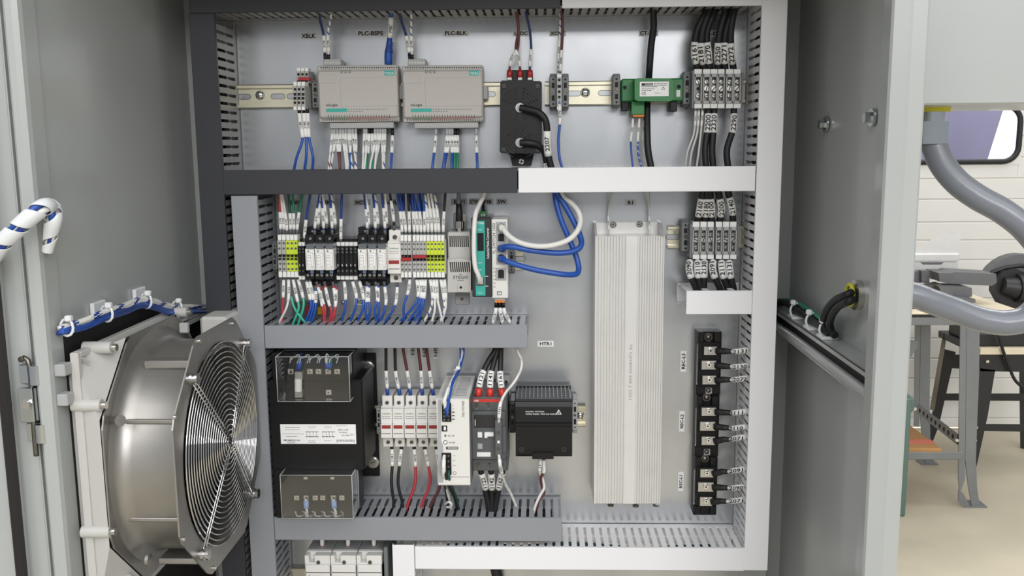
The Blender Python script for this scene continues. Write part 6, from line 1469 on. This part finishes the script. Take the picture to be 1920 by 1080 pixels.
q = MB(); q.box(wp(1690, 540).x, wp(1822, 540).x, WDp-300, WDp-60, ztop+.5, ztop+22, 3); part('saw_base', q, 'tool_grey', t)
# black tool stand with an abrasive saw further back
SD = -2620
t = thing('tool_stand', 'black splay-legged steel tool stand behind the workbench', 'stand', (un(1890, 900, SD).x, -SD, FL))
P0 = lambda L: L
q = MB(); q.pprism([(1838, 665), (1960, 665), (1960, 698), (1838, 696)], SD-4, SD); part('apron', q, 'black_steel', t)
q = MB(); q.pprism([(1780, 665), (1838, 665), (1838, 694), (1778, 690)], SD-380, SD-376); part('apron', q, 'black_steel', t)
q = MB(); q.pprism([(1834, 690), (1866, 694), (1852, 780), (1828, 889), (1822, 889), (1832, 800)], SD-5, SD); part('leg', q, 'black_steel', t)
q = MB(); q.pprism([(1772, 655), (1792, 660), (1760, 800), (1745, 838), (1736, 832), (1752, 760)], SD-330, SD-324); part('leg', q, 'black_steel', t)
q = MB(); q.pprism([(1912, 690), (1930, 690), (1930, 845), (1914, 840)], SD-390, SD-384); part('leg', q, 'black_steel', t)
q = MB(); q.pprism([(1765, 738), (1960, 738), (1960, 752), (1765, 751)], SD-330, SD-326); part('cross_bar', q, 'black_steel', t)
q = MB(); q.pprism([(1842, 795), (1960, 796), (1960, 810), (1840, 808)], SD-4, SD-1); part('cross_bar', q, 'black_steel', t)
q = MB(); a = un(1900, 664, SD); q.box(un(1836, 660, SD).x, un(1990, 660, SD).x, SD-50, SD+10, a.z, un(1900, 652, SD).z, 2); part('wood_top', q, 'plywood', t)
q = MB(); q.box(un(1836, 660, SD).x-20, un(1990, 660, SD).x, SD-380, SD-60, a.z, un(1900, 651, SD).z, 2); part('top_plate', q, 'black_steel', t)
q = MB(); q.pprism([(1769, 624), (1776, 626), (1752, 770), (1744, 768)], SD-323, SD-318); part('angle_edge', q, 'dark_steel', t)
bolts(t, ((1852, 678), (1831, 802), (1829, 826), (1885, 671)), SD+1)
t = thing('abrasive_saw', 'dark bench saw with a round guard standing on the black stand', 'saw', (un(1900, 650, SD).x, -SD+150, un(1900, 652, SD).z))
q = MB(); q.box(un(1838, 640, SD).x, un(1980, 640, SD).x, SD-320, SD-20, un(1900, 651, SD).z, un(1900, 628, SD).z, 4); part('saw_base', q, 'black_steel', t)
q = MB(); c = un(1905, 545, SD-120); rr = 70*mmpx(SD-120)
arc = [(c.x+rr*math.cos(math.radians(a)), c.z+rr*math.sin(math.radians(a))) for a in range(20, 176, 12)]; q.prism(arc, SD-150, SD-90); part('blade_guard', q, 'tool_grey', t)
q = MB(); q.tube([un(x, y, SD-85) for x, y in ((1846, 528), (1862, 510), (1885, 502), (1915, 498), (1960, 505))], 9, 8); part('guard_rim', q, 'black_steel', t)
q = MB(); q.pprism([(1868, 522), (1882, 509), (1905, 504), (1930, 515), (1930, 612), (1890, 612), (1878, 570), (1866, 548)], SD-110, SD-50); part('pivot_arm', q, 'black_steel', t)
q = MB(); a = un(1905, 540, SD-40); q.cyl(a, a+Vector((170, 0, -6)), 62, 70, n=20); q.cyl(a+Vector((-60, 0, 10)), a, 36, 50, n=16); part('saw_motor', q, 'black_steel', t)
q = MB(); q.tube(spline([un(1872, 625, SD+20), un(1880, 655, SD+26), (un(1893, 690, SD+24)), un(1905, 715, SD+20), un(1930, 735, SD+10)], 5), 7, 8); part('power_cord', q, 'black_rubber', t)
q = MB(); a = unz(1880, 790, FL+22); q.box(a.x-75, a.x+60, -a.y-25, -a.y+25, FL, FL+40, 8); solo('wood_offcut', q, 'bolt_dust', 'small dark wood offcut lying on the floor under the stand', 'wood offcut')
q = MB(); q.tube(spline([wp(1690, 742, WDp+60), wp(1702, 745, WDp+60), wp(1709, 756, WDp+60), wp(1706, 768, WDp+60), wp(1690, 778, WDp+60)], 5), 12, 10); q.box(wp(1650, 780).x, wp(1690, 780).x, WDp+20, WDp+100, FL, wp(1690, 742, WDp+60).z, 6)
solo('green_canister', q, 'canister_green', 'dark green canister handle peeking out beside the cabinet edge', 'canister')
q = MB(); q.pprism([(1700, 636), (1720, 640), (1722, 648), (1704, 676), (1690, 690), (1690, 640)], WDp-180, WDp-175); solo('steel_bracket', q, 'bench_steel', 'small beige steel bracket under the workbench edge', 'bracket')
